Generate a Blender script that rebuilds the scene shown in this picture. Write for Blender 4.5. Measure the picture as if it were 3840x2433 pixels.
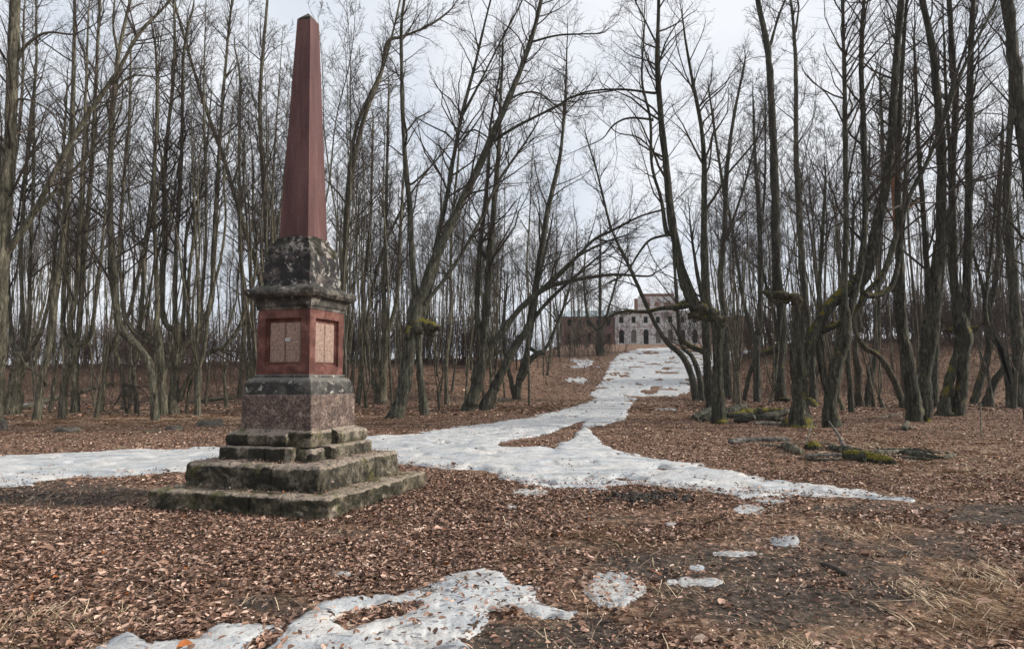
import bpy, math, random
import numpy as np
from mathutils import Matrix, Vector
rad = math.radians
S = bpy.context.scene
for o in list(bpy.data.objects): bpy.data.objects.remove(o)
COL = S.collection
# ------------------------------------------------------------------ camera
F, PITCH, ROLL, EYE = 2604.0, 0.083, 0.004, 1.6     # photo pixels 3840x2433
PW, PH = 3840.0, 2433.0
cam_d = bpy.data.cameras.new('camera'); cam = bpy.data.objects.new('camera', cam_d); COL.objects.link(cam)
cam_d.sensor_width = 36; cam_d.sensor_fit = 'HORIZONTAL'; cam_d.lens = 36*F/PW
cam_d.clip_start = .1; cam_d.clip_end = 6000
cam.matrix_world = Matrix.Translation((0, 0, EYE)) @ Matrix.Rotation(rad(90)+PITCH, 4, 'X') @ Matrix.Rotation(-ROLL, 4, 'Z')
S.camera = cam
S.render.resolution_x = 1024; S.render.resolution_y = 648
# ------------------------------------------------------------------ light
SUN_AZ, SUN_EL = rad(2), rad(27)        # direction the light comes from (angle from +X), elevation
W = bpy.data.worlds.new('World'); S.world = W; W.use_nodes = True
nt = W.node_tree; nt.nodes.clear()
def N(nt, t, **kw):
    n = nt.nodes.new(t)
    for k, v in kw.items(): setattr(n, k, v)
    return n
wo = N(nt, 'ShaderNodeOutputWorld'); bg = N(nt, 'ShaderNodeBackground'); bg.inputs[1].default_value = .1
sky = N(nt, 'ShaderNodeTexSky'); sky.sky_type = 'NISHITA'; sky.sun_disc = False
sky.sun_elevation = SUN_EL; sky.sun_rotation = rad(90)-SUN_AZ
sky.air_density = 1; sky.dust_density = 2; sky.ozone_density = 1
tc = N(nt, 'ShaderNodeTexCoord'); mp = N(nt, 'ShaderNodeMapping'); mp.inputs['Scale'].default_value = (1, 1, 2.2)
nz = N(nt, 'ShaderNodeTexNoise'); nz.inputs['Scale'].default_value = 2.6; nz.inputs['Detail'].default_value = 5
nz.inputs['Roughness'].default_value = .5; nz.inputs['Distortion'].default_value = .4
mp.inputs['Location'].default_value = (.35, .1, 0)
rp = N(nt, 'ShaderNodeValToRGB'); rp.color_ramp.elements[0].position = .3; rp.color_ramp.elements[1].position = .60
rp.color_ramp.elements[0].color = (6.3, 6.9, 7.9, 1); rp.color_ramp.elements[1].color = (9.0, 9.2, 9.6, 1)
mxw = N(nt, 'ShaderNodeMix', data_type='RGBA'); mxw.inputs[0].default_value = .93
L = nt.links.new
L(tc.outputs['Generated'], mp.inputs[0]); L(mp.outputs[0], nz.inputs[0]); L(nz.outputs[0], rp.inputs[0])
L(sky.outputs[0], mxw.inputs[6]); L(rp.outputs[0], mxw.inputs[7]); L(mxw.outputs[2], bg.inputs[0]); L(bg.outputs[0], wo.inputs[0])
sd_ = bpy.data.lights.new('sun', 'SUN'); sd_.energy = 5.0; sd_.angle = rad(6); sd_.color = (1, .94, .86)
sun = bpy.data.objects.new('sun', sd_); COL.objects.link(sun)
sun.rotation_euler = Vector((math.cos(SUN_AZ)*math.cos(SUN_EL), math.sin(SUN_AZ)*math.cos(SUN_EL), math.sin(SUN_EL))).to_track_quat('Z', 'Y').to_euler()
S.view_settings.view_transform = 'Standard'; S.view_settings.look = 'None'; S.view_settings.gamma = 1
S.view_settings.exposure = 0.13

# ------------------------------------------------------------------ numeric helpers
def _h(ix, iy, iz, s):
    n = (ix.astype(np.int64)*374761393 + iy.astype(np.int64)*668265263 + iz.astype(np.int64)*2147483647*31 + s*1442695041) & 0xffffffff
    n = ((n ^ (n >> 13))*1274126177) & 0xffffffff
    return ((n ^ (n >> 16)) & 0xffff)/65535.0
def vnoise(x, y, z=None, s=0):
    x = np.asarray(x, float); y = np.asarray(y, float); z = np.zeros_like(x) if z is None else np.asarray(z, float)
    xi, yi, zi = np.floor(x), np.floor(y), np.floor(z); a, b, c = x-xi, y-yi, z-zi
    a = a*a*(3-2*a); b = b*b*(3-2*b); c = c*c*(3-2*c); r = 0
    for i in (0, 1):
        for j in (0, 1):
            for k in (0, 1):
                r = r + _h(xi+i, yi+j, zi+k, s)*(a if i else 1-a)*(b if j else 1-b)*(c if k else 1-c)
    return r*2-1
def fbm(x, y, z=None, o=4, s=0, g=.5):
    r = 0; A = 1; t = 0; f = 1
    for i in range(o):
        r = r + A*vnoise(np.asarray(x)*f, np.asarray(y)*f, None if z is None else np.asarray(z)*f, s+i*17); t += A; A *= g; f *= 2.03
    return r/t
def sst(a, b, x):
    t = np.clip((x-a)/(b-a), 0, 1); return t*t*(3-2*t)
def ramp_axis(y): return 8 + (y-56)*0.236
def height(x, y, fine=True):
    x = np.asarray(x, float); y = np.asarray(y, float)
    hb = np.interp(x, [-60, -25, 0, 14, 30, 60], [3.6, 3.9, 4.1, 4.3, 5.6, 6.2])
    foot = 54 + 2*np.sin(x*.11) - 3*sst(5, 40, x)
    bank = hb*sst(0, 20, y-foot) + .02*np.clip(y-74, 0, 60)
    prof = np.interp(y, [53, 58, 75, 110, 160, 166, 400], [0, .25, 2.6, 6.7, 10.2, 10.4, 10.4])
    w = np.clip(1-np.abs(x-ramp_axis(y))/(9+.25*np.clip(y-56, 0, 110)), 0, 1); w = sst(0, .45, w)
    h = bank*(1-w) + prof*w
    d = np.sqrt(x*x+y*y)
    h = h + .10*fbm(x*.25, y*.25, o=2, s=5)*sst(5, 20, d)
    if fine: h = h + .030*fbm(x*1.7, y*1.7, o=3, s=9) + .006*fbm(x*11, y*11, o=2, s=3)
    # soil banked up a little round the monument
    return h
cp, sp_, cr, sr = math.cos(PITCH), math.sin(PITCH), math.cos(ROLL), math.sin(ROLL)
def project(x, y, z):
    z = z-EYE; yy = y*cp+z*sp_; zz = -y*sp_+z*cp; yy = np.where(np.abs(yy) < 1e-4, 1e-4, yy)
    u = F*x/yy; v = F*zz/yy
    return PW/2+u*cr-v*sr, PH/2-(u*sr+v*cr)
def ray(u, v):
    a = np.asarray(u, float)-PW/2; b = PH/2-np.asarray(v, float)
    uu = a*cr+b*sr; vv = -a*sr+b*cr
    return uu, F*cp-vv*sp_, F*sp_+vv*cp          # direction, not normalised
def at_depth(u, v, y):
    dx, dy, dz = ray(u, v); t = y/dy
    return np.stack([dx*t, np.zeros_like(dx)+y, EYE+dz*t], -1)
def ground_at(u, v):
    dx, dy, dz = ray(u, v); t0 = 0; prev = .5
    for d in np.concatenate([np.arange(2, 60, .25), np.arange(60, 260, 1)]):
        x = dx/dy*d; z = EYE+dz/dy*d
        if z < height(x, d, False): break
        prev = d
    lo, hi = prev, d
    for _ in range(20):
        m = (lo+hi)/2
        if EYE+dz/dy*m < height(dx/dy*m, m, False): hi = m
        else: lo = m
    return float(dx/dy*hi), float(hi), float(height(dx/dy*hi, hi))

def mesh_obj(name, verts, faces, mat, parent=None, smooth=True, attrs=None):
    """verts (n,3); faces (m,k) array or list of such arrays"""
    me = bpy.data.meshes.new(name)
    fl = faces if isinstance(faces, list) else [faces]
    fl = [np.asarray(f, np.int32) for f in fl if len(f)]
    me.vertices.add(len(verts)); me.vertices.foreach_set('co', np.ascontiguousarray(verts, np.float32).ravel())
    nl = sum(f.size for f in fl); npoly = sum(len(f) for f in fl)
    me.loops.add(nl); me.loops.foreach_set('vertex_index', np.concatenate([f.ravel() for f in fl]))
    ls = np.concatenate([np.full(len(f), f.shape[1]) for f in fl]); st = np.concatenate([[0], np.cumsum(ls)[:-1]])
    me.polygons.add(npoly); me.polygons.foreach_set('loop_start', st.astype(np.int32))
    try: me.polygons.foreach_set('loop_total', ls.astype(np.int32))
    except Exception: pass
    me.polygons.foreach_set('use_smooth', np.full(npoly, smooth))
    if attrs:
        for k, a in attrs.items():
            at = me.attributes.new(k, 'FLOAT', 'POINT'); at.data.foreach_set('value', np.ascontiguousarray(a, np.float32))
    me.update(calc_edges=True); me.validate()
    for m in (mat if isinstance(mat, (list, tuple)) else [mat]): me.materials.append(m)
    ob = bpy.data.objects.new(name, me); COL.objects.link(ob)
    if parent is not None: ob.parent = parent
    return ob
def thing(name, label, cat, loc=(0, 0, 0), rz=0, group=None):
    o = bpy.data.objects.new(name, None); COL.objects.link(o); o.location = loc; o.rotation_euler = (0, 0, rz)
    o.empty_display_size = .3
    return tag(o, label, cat, group)
def tag(o, label=None, cat=None, group=None, kind=None):
    if label: o['label'] = label
    if cat: o['category'] = cat
    if group: o['group'] = group
    if kind: o['kind'] = kind
    return o
class Bag:
    """collects verts/faces of one mesh"""
    def __init__(s): s.v = []; s.q = []; s.t = []; s.n = 0; s.a = []
    def add(s, v, q=None, t=None, a=None):
        v = np.asarray(v, float).reshape(-1, 3)
        if q is not None and len(q): s.q.append(np.asarray(q)+s.n)
        if t is not None and len(t): s.t.append(np.asarray(t)+s.n)
        s.v.append(v); s.n += len(v); s.a.append(np.full(len(v), 0.) if a is None else np.broadcast_to(a, (len(v),)))
    def obj(s, name, mat, parent=None, origin=None, smooth=True, attr=None):
        V = np.concatenate(s.v)
        if origin is not None: V = V-np.asarray(origin)
        fs = []
        if s.q: fs.append(np.concatenate(s.q))
        if s.t: fs.append(np.concatenate(s.t))
        return mesh_obj(name, V, fs, mat, parent, smooth, {attr: np.concatenate(s.a)} if attr else None)
def tubes(bag, P, R, sides, knob=0, seed=0, cap=False):
    """P (N,n,3) polylines, R (N,n) radii -> tube quads, vectorised"""
    P = np.asarray(P, float); R = np.asarray(R, float)
    Nn, n, _ = P.shape
    T = np.gradient(P, axis=1); T /= np.linalg.norm(T, axis=2, keepdims=True)+1e-9
    av = P[:, -1]-P[:, 0]; av /= np.linalg.norm(av, axis=1, keepdims=True)+1e-9
    ref = np.where(np.abs(av[:, 1:2]) < .85, np.array([[0, 1., 0]]), np.array([[1., 0, 0]]))[:, None]
    A = np.cross(T, ref); A /= np.linalg.norm(A, axis=2, keepdims=True)+1e-9
    B = np.cross(T, A)
    th = np.arange(sides)*2*math.pi/sides
    rr = R[:, :, None]*np.ones(sides)
    if knob:
        cth, sth = np.cos(th), np.sin(th)
        cum = np.concatenate([np.zeros((Nn, 1)), np.cumsum(np.linalg.norm(np.diff(P, axis=1), axis=2), 1)], 1)[:, :, None]
        off = np.arange(Nn)[:, None, None]*7.3
        nn = .65*vnoise(cth*1.6+off+cum*0, sth*1.6+cum*0, cum*1.1, seed)+.35*vnoise(cth*3.5+off+cum*0, sth*3.5+cum*0, cum*3., seed+3)
        rr = rr*(1+knob*nn)
    V = P[:, :, None]+rr[..., None]*(A[:, :, None]*np.cos(th)[:, None]+B[:, :, None]*np.sin(th)[:, None])
    idx = np.arange(Nn*n*sides).reshape(Nn, n, sides)
    a = idx[:, :-1]; b = idx[:, 1:]
    q = np.stack([a, np.roll(a, -1, 2), np.roll(b, -1, 2), b], -1).reshape(-1, 4)
    tri = None
    if cap:
        V2 = np.concatenate([V.reshape(-1, 3), P[:, -1], P[:, 0]]); base = Nn*n*sides
        e = idx[:, -1]; s0 = idx[:, 0]
        t1 = np.stack([e, np.roll(e, -1, 1), np.broadcast_to((base+np.arange(Nn))[:, None], e.shape)], -1).reshape(-1, 3)
        t2 = np.stack([np.roll(s0, -1, 1), s0, np.broadcast_to((base+Nn+np.arange(Nn))[:, None], e.shape)], -1).reshape(-1, 3)
        bag.add(V2, q, np.concatenate([t1, t2])); return
    bag.add(V.reshape(-1, 3), q)
def resample(P, R, step):
    P = np.asarray(P, float); R = np.asarray(R, float)
    if len(P) == 2: P = np.array([P[0], (P[0]+P[1])/2, P[1]]); R = np.array([R[0], R.mean(), R[1]])
    E = np.concatenate([[2*P[0]-P[1]], P, [2*P[-1]-P[-2]]]); out = []; ro = []
    for i in range(len(P)-1):
        m = max(2, int(np.linalg.norm(P[i+1]-P[i])/step)); t = np.linspace(0, 1, m, endpoint=False)[:, None]
        p0, p1, p2, p3 = E[i:i+4]
        out.append(.5*((2*p1)+(-p0+p2)*t+(2*p0-5*p1+4*p2-p3)*t**2+(-p0+3*p1-3*p2+p3)*t**3)); ro.append(R[i]+(R[i+1]-R[i])*t[:, 0])
    out.append(P[-1:]); ro.append(R[-1:])
    return np.concatenate(out), np.concatenate(ro)
def grow(rng, P0, D0, Ln, n, up=.3, wig=.12):
    """random curved polylines from P0 along D0, length Ln -> (N,n,3)"""
    Nn = len(P0); st = (Ln/(n-1))[:, None]; D = D0/(np.linalg.norm(D0, axis=1, keepdims=True)+1e-9)
    out = [P0]; p = P0
    for i in range(n-1):
        p = p+D*st; out.append(p)
        D = D+rng.normal(0, wig, (Nn, 3))+np.array([0, 0, up/(n-1)]); D /= np.linalg.norm(D, axis=1, keepdims=True)
    return np.stack(out, 1)
def side_dirs(rng, T, ang):
    """directions at angle ang (array) from tangents T"""
    r = rng.normal(size=T.shape); r -= (r*T).sum(1, keepdims=True)*T; r /= np.linalg.norm(r, axis=1, keepdims=True)+1e-9
    return T*np.cos(ang)[:, None]+r*np.sin(ang)[:, None]
def along(P, t):
    """points and tangents on polylines P (N,n,3) at t (N,m) in 0..1"""
    n = P.shape[1]; x = t*(n-1); i = np.clip(x.astype(int), 0, n-2); f = (x-i)[..., None]
    ii = np.arange(len(P))[:, None]
    a = P[ii, i]; b = P[ii, i+1]; T = b-a; T /= np.linalg.norm(T, axis=2, keepdims=True)+1e-9
    return a*(1-f)+b*f, T
def crown(bag, rng, P, R, t0, dens, blen, twn, tws, rmin, up=.5, maxb=60):
    """branches and twigs on one stem (P (n,3), R (n,))"""
    ln = np.linalg.norm(np.diff(P, axis=0), axis=1).sum()
    nb = int(min(maxb, ln*(1-t0)*dens)); 
    if nb < 1: return
    t = np.sort(t0+(1-t0)*rng.random(nb)**.7)[None]
    cum = np.concatenate([[0], np.cumsum(np.linalg.norm(np.diff(P, axis=0), axis=1))])/ln
    ti = np.interp(t[0], cum, np.arange(len(P))/(len(P)-1))[None]
    B0, T = along(P[None], ti); B0 = B0[0]; T = T[0]; r0 = np.interp(t[0], cum, R)
    L1 = blen*(1.15-.75*(t[0]-t0)/(1-t0+1e-6))*rng.uniform(.45, 1.25, nb)
    D = side_dirs(rng, T, rng.uniform(.5, 1.15, nb)); D[:, 2] += .15
    Bp = grow(rng, B0, D, L1, 7, up, .16)
    rb = np.minimum(r0*.5, .010+L1*.011)[:, None]*np.linspace(1, .25, 7)[None]; rb = np.maximum(rb, rmin)
    tubes(bag, Bp, rb, 5)
    m = twn; tt = rng.uniform(.15, 1, (nb, m)); p, T2 = along(Bp, tt); p = p.reshape(-1, 3); T2 = T2.reshape(-1, 3)
    L2 = np.repeat(L1, m)*rng.uniform(.18, .5, nb*m)*(1.2-.6*tt.ravel()); L2 = np.clip(L2, .15, 1.6)
    D2 = side_dirs(rng, T2, rng.uniform(.4, 1.0, nb*m))
    Tp = grow(rng, p, D2, L2, 5, up*.6, .15)
    tubes(bag, Tp, np.maximum(rmin*1.0, (.0035+L2*.003))[:, None]*np.linspace(1, .5, 5)[None], 3)
    if tws:
        tt = rng.uniform(.2, 1, (len(Tp), tws)); p, T3 = along(Tp, tt); p = p.reshape(-1, 3); T3 = T3.reshape(-1, 3)
        L3 = np.clip(np.repeat(L2, tws)*rng.uniform(.25, .6, len(p)), .1, .7)
        Tp3 = grow(rng, p, side_dirs(rng, T3, rng.uniform(.4, .9, len(p))), L3, 3, .1, .12)
        tubes(bag, Tp3, np.full((len(p), 3), rmin*.75)*np.array([1, .9, .6]), 3)
def poly_sd(u, v, poly):
    """signed pixel distance, positive inside"""
    poly = np.asarray(poly, float); a = poly; b = np.roll(poly, -1, 0); d = np.full(u.shape, 1e9); ins = np.zeros(u.shape, bool)
    for (ax, ay), (bx, by) in zip(a, b):
        ex, ey = bx-ax, by-ay; t = np.clip(((u-ax)*ex+(v-ay)*ey)/(ex*ex+ey*ey+1e-9), 0, 1)
        # vertical distances count three times: the ground is foreshortened
        d = np.minimum(d, np.hypot(u-ax-t*ex, (v-ay-t*ey)*2.2))
        c = (ay > v) != (by > v); ins ^= c & (u < ex*(v-ay)/(ey if ey else 1e-9)+ax)
    return np.where(ins, d, -d)

# ------------------------------------------------------------------ materials
def new_mat(name, rough=.85, spec=.3):
    m = bpy.data.materials.new(name); m.use_nodes = True; t = m.node_tree; b = t.nodes['Principled BSDF']
    b.inputs['Roughness'].default_value = rough; b.inputs['Specular IOR Level'].default_value = spec
    return m, t, b
def noise(t, scale, detail=4, rough=.55, vec=None, dist=0):
    n = t.nodes.new('ShaderNodeTexNoise'); n.inputs['Scale'].default_value = scale; n.inputs['Detail'].default_value = detail
    n.inputs['Roughness'].default_value = rough; n.inputs['Distortion'].default_value = dist
    if vec: t.links.new(vec, n.inputs['Vector'])
    return n.outputs[0]
def ramp(t, fac, stops, interp='LINEAR'):
    n = t.nodes.new('ShaderNodeValToRGB'); cr_ = n.color_ramp; cr_.interpolation = interp
    while len(cr_.elements) < len(stops): cr_.elements.new(.5)
    for e, (p, c) in zip(cr_.elements, stops):
        e.position = p; e.color = (c, c, c, 1) if isinstance(c, (int, float)) else (*c, 1)
    t.links.new(fac, n.inputs[0]); return n.outputs[0]
def mix(t, fac, a, b, mode='MIX'):
    n = t.nodes.new('ShaderNodeMix'); n.data_type = 'RGBA'; n.blend_type = mode
    for s, x in ((0, fac), (6, a), (7, b)):
        if isinstance(x, (int, float)): n.inputs[s].default_value = x if s == 0 else (x, x, x, 1)
        elif isinstance(x, tuple): n.inputs[s].default_value = (*x, 1)
        else: t.links.new(x, n.inputs[s])
    return n.outputs[2]
def mth(t, op, a, b=0.):
    n = t.nodes.new('ShaderNodeMath'); n.operation = op
    for s, x in ((0, a), (1, b)):
        if isinstance(x, (int, float)): n.inputs[s].default_value = x
        else: t.links.new(x, n.inputs[s])
    return n.outputs[0]
def coords(t, scale=(1, 1, 1), kind='Object'):
    c = t.nodes.new('ShaderNodeTexCoord'); m = t.nodes.new('ShaderNodeMapping'); m.inputs['Scale'].default_value = scale
    t.links.new(c.outputs[kind], m.inputs[0]); return m.outputs[0]
def position(t): return t.nodes.new('ShaderNodeNewGeometry').outputs['Position']
def normal_z(t):
    g = t.nodes.new('ShaderNodeNewGeometry'); s = t.nodes.new('ShaderNodeSeparateXYZ'); t.links.new(g.outputs['Normal'], s.inputs[0]); return s.outputs[2]
def bump(t, b, h, strength=.5, dist=.02):
    n = t.nodes.new('ShaderNodeBump'); n.inputs['Strength'].default_value = strength; n.inputs['Distance'].default_value = dist
    t.links.new(h, n.inputs['Height']); t.links.new(n.outputs[0], b.inputs['Normal'])
def attr(t, name):
    n = t.nodes.new('ShaderNodeAttribute'); n.attribute_name = name; return n.outputs['Fac']
def setc(t, b, c): t.links.new(c, b.inputs['Base Color'])
M = {}
def make_bark(key, a, b_, c, moss):
    m, t, b = new_mat(key, .9, .15); v = coords(t, (1, 1, .22)); p = position(t)
    n1 = noise(t, 18, 6, .65, v, .6); n2 = noise(t, 1.1, 4, .6, p); n3 = noise(t, 7, 4, .6, p)
    col = ramp(t, n1, [(.3, a), (.52, b_), (.72, c)])
    col = mix(t, .85, col, ramp(t, noise(t, 3.4, 5, .7, coords(t, (1, 1, .35)), .8), [(.32, .42), (.5, 1.), (.68, 1.5)]), 'MULTIPLY')
    col = mix(t, .9, col, ramp(t, noise(t, 9, 4, .6, coords(t, (1, 1, .11)), .5), [(.34, .38), (.5, .95), (.64, 1.65)]), 'MULTIPLY')
    alg = ramp(t, n2, [(.42, 0.), (.68, .55)]); col = mix(t, alg, col, mix(t, .5, col, (.055, .068, .042)))
    lich = ramp(t, n3, [(.64, 0.), (.72, .35)]); col = mix(t, lich, col, (.17, .18, .15))
    if moss:
        nz_ = normal_z(t); sz = t.nodes.new('ShaderNodeSeparateXYZ'); t.links.new(p, sz.inputs[0]); hi = mth(t, 'MULTIPLY', mth(t, 'MAXIMUM', mth(t, 'SUBTRACT', sz.outputs[2], 5.), 0.), -.35)
        mm = mth(t, 'ADD', mth(t, 'ADD', nz_, hi), mth(t, 'MULTIPLY', mth(t, 'SUBTRACT', noise(t, 2.6, 7, .72, p), .5), 3.2))
        mf = ramp(t, mm, [(1-moss, 0.), (1.3-moss, .9)])
        col = mix(t, mf, col, ramp(t, noise(t, 30, 3, .5, p), [(.3, (.050, .045, .006)), (.7, (.21, .175, .020))]))
    setc(t, b, col); bump(t, b, mth(t, 'ADD', n1, noise(t, 9, 4, .6, coords(t, (1, 1, .11)), .5)), 1., .06); M[key] = m
make_bark('bark', (.032, .029, .021), (.125, .112, .080), (.27, .245, .18), .0)
make_bark('bark_dark', (.018, .017, .013), (.066, .062, .047), (.15, .142, .107), .0)
make_bark('bark_moss', (.012, .011, .008), (.046, .043, .032), (.135, .128, .092), .62)
make_bark('moss_heavy', (.02, .016, .012), (.065, .055, .038), (.15, .13, .10), .52)
make_bark('bark_far', (.035, .030, .024), (.095, .082, .062), (.18, .158, .120), .0)
m, t, b = new_mat('twigs', .9, .1)
setc(t, b, ramp(t, noise(t, .6, 2, .5, position(t)), [(.35, (.040, .034, .028)), (.65, (.070, .056, .045))])); M['twig'] = m
m, t, b = new_mat('twigs_brown', .9, .1)
setc(t, b, ramp(t, noise(t, .6, 2, .5, position(t)), [(.35, (.085, .058, .045)), (.65, (.12, .085, .065))])); M['twig_brown'] = m
# ground
m, t, b = new_mat('leaf_litter', .95, .1); p = position(t)
vo = t.nodes.new('ShaderNodeTexVoronoi'); vo.inputs['Scale'].default_value = 16; t.links.new(p, vo.inputs['Vector']); vo.inputs['Randomness'].default_value = 1
vo2 = t.nodes.new('ShaderNodeTexVoronoi'); vo2.inputs['Scale'].default_value = 31; t.links.new(p, vo2.inputs['Vector'])
s1 = t.nodes.new('ShaderNodeSeparateColor'); t.links.new(vo.outputs['Color'], s1.inputs[0])
s2 = t.nodes.new('ShaderNodeSeparateColor'); t.links.new(vo2.outputs['Color'], s2.inputs[0])
LEAFC = [(0., (.022, .015, .012)), (.3, (.075, .046, .033)), (.55, (.18, .110, .075)), (.8, (.33, .22, .155)), (1., (.52, .38, .29))]
c1 = ramp(t, s1.outputs[0], LEAFC); c2 = ramp(t, s2.outputs[1], LEAFC)
litter = mix(t, .45, c1, c2)
litter = mix(t, .8, litter, ramp(t, noise(t, .5, 5, .65, p), [(.3, (.62, .58, .56)), (.7, (1.15, 1.08, 1.0))]), 'MULTIPLY')
soil = ramp(t, noise(t, 9, 8, .7, p), [(.3, (.018, .015, .013)), (.5, (.062, .049, .041)), (.7, (.16, .125, .10))])
soil = mix(t, .9, soil, ramp(t, noise(t, 48, 5, .8, p), [(.32, .4), (.5, 1.), (.66, 2.0)]), 'MULTIPLY')
grs = ramp(t, noise(t, 26, 5, .6, p), [(.3, (.09, .065, .035)), (.7, (.34, .25, .16))])
soil = mix(t, ramp(t, noise(t, 1.6, 5, .6, p), [(.52, 0.), (.68, .5)]), soil, grs)
soil = mix(t, ramp(t, noise(t, 3.1, 4, .6, p), [(.6, 0.), (.72, .35)]), soil, (.06, .065, .02))
dn = mth(t, 'ADD', attr(t, 'dirt'), mth(t, 'MULTIPLY', mth(t, 'SUBTRACT', noise(t, 2.3, 6, .7, p), .5), 1.6))
litter = mix(t, .75, litter, ramp(t, noise(t, 2.2, 7, .8, p), [(.35, .55), (.5, .95), (.65, 1.5)]), 'MULTIPLY')
litter = mix(t, ramp(t, attr(t, 'straw'), [(0., 0.), (1., .8)]), litter, mix(t, .55, litter, (.40, .27, .17)))
setc(t, b, mix(t, ramp(t, dn, [(.38, 0.), (.62, 1.)]), litter, soil))
hh = mth(t, 'ADD', mth(t, 'MULTIPLY', vo.outputs['Distance'], .5), noise(t, 14, 5, .7, p)); bump(t, b, hh, 1, .05); M['ground'] = m
# leaves
def leaf_mat(key, stops, rough=.75):
    m, t, b = new_mat(key, rough, .3); r = attr(t, 'rnd')
    c = ramp(t, r, stops); c = mix(t, .5, c, ramp(t, noise(t, 60, 3, .6, position(t)), [(.3, .55), (.7, 1.3)]), 'MULTIPLY'); setc(t, b, c); M[key] = m
leaf_mat('leaves', [(0., (.035, .022, .016)), (.25, (.10, .058, .040)), (.46, (.225, .130, .090)), (.68, (.40, .245, .175)), (.88, (.60, .43, .34)), (.97, (.68, .54, .43)), (1., (.34, .11, .03))])
leaf_mat('straw', [(0., (.14, .10, .06)), (.4, (.38, .27, .17)), (1., (.68, .54, .37))])
# snow
m, t, b = new_mat('old_snow', .55, .4); p = position(t); vs = coords(t, (1, 1.6, 1))
c = ramp(t, noise(t, 1.3, 6, .6, vs, .3), [(.34, (.29, .32, .35)), (.5, (.46, .47, .47)), (.64, (.57, .55, .52))])
c = mix(t, ramp(t, noise(t, 3.2, 6, .7, p), [(.48, 0.), (.68, .65)]), c, (.27, .25, .225))
c = mix(t, ramp(t, noise(t, 22, 5, .75, p), [(.60, 0.), (.66, .8)]), c, (.13, .085, .06))
c = mix(t, ramp(t, noise(t, 55, 4, .7, p), [(.62, 0.), (.68, .75)]), c, (.10, .065, .045))
setc(t, b, c); bump(t, b, noise(t, 7, 6, .6, p), .7, .05); M['snow'] = m
# stone
def stone(key, cols, nscale, stain=None, stain_col=(.02, .02, .018), moss=0, spec=.3, rough=.85, bmp=.6, speck=None, joints=None, pale_up=None, lichen=0):
    m, t, b = new_mat(key, rough, spec); p = coords(t)
    c = ramp(t, noise(t, nscale, 7, .65, p, .3), cols)
    if speck: c = mix(t, .85, c, ramp(t, noise(t, speck, 2, .5, p), [(.36, .35), (.5, .9), (.62, 1.5)]), 'MULTIPLY')
    if stain: c = mix(t, ramp(t, noise(t, 2.3, 7, .7, p, .5), [(stain-.06, 0.), (stain+.06, .93)]), c, stain_col)
    if lichen: c = mix(t, ramp(t, noise(t, 9, 5, .7, p), [(1-lichen, 0.), (1.06-lichen, .8)]), c, (.42, .40, .35))
    nz_ = normal_z(t)
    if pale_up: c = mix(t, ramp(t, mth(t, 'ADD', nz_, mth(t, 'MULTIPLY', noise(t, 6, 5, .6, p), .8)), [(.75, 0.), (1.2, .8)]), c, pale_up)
    if moss:
        mm = mth(t, 'ADD', mth(t, 'MULTIPLY', nz_, .06), noise(t, 3.2, 6, .65, p)); c = mix(t, ramp(t, mm, [(1-moss, 0.), (1.12-moss, .85)]), c, ramp(t, noise(t, 20, 4, .6, p), [(.3, (.035, .04, .012)), (.7, (.14, .13, .03))]))
    c = mix(t, .9, c, ramp(t, noise(t, 42, 5, .75, p), [(.3, .45), (.5, 1.), (.7, 1.6)]), 'MULTIPLY')
    if moss: c = mix(t, ramp(t, noise(t, 15, 6, .75, p), [(.52, 0.), (.60, .75)]), c, (.018, .016, .010))
    setc(t, b, c); bump(t, b, mth(t, 'ADD', noise(t, nscale*2.2, 8, .75, p), mth(t, 'MULTIPLY', noise(t, 55, 5, .7, p), .35)), bmp, .045); M[key] = m; return m
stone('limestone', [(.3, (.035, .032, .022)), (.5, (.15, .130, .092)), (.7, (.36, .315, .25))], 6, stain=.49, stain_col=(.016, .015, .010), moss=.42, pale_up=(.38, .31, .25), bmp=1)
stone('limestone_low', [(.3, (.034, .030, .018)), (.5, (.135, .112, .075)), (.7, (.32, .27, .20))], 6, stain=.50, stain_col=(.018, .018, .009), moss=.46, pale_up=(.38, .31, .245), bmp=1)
stone('granite', [(.3, (.06, .040, .034)), (.5, (.11, .076, .062)), (.7, (.24, .18, .15))], 7, speck=30, stain=.64, moss=0, bmp=.25, rough=.6)
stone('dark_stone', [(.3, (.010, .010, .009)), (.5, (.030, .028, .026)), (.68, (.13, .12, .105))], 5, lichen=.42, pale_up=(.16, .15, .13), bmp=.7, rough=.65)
stone('black_block', [(.3, (.007, .007, .006)), (.5, (.022, .020, .019)), (.68, (.12, .10, .09))], 6, lichen=.43, bmp=.6, rough=.7)
stone('flaky_stone', [(.38, (.015, .014, .010)), (.47, (.10, .09, .075)), (.57, (.50, .44, .40))], 11, stain=.47, stain_col=(.02, .02, .012), moss=.42, bmp=1)
stone('cornice_stone', [(.3, (.015, .014, .012)), (.48, (.06, .055, .047)), (.68, (.25, .225, .19))], 6, lichen=.38, moss=.33, bmp=.7)
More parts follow.
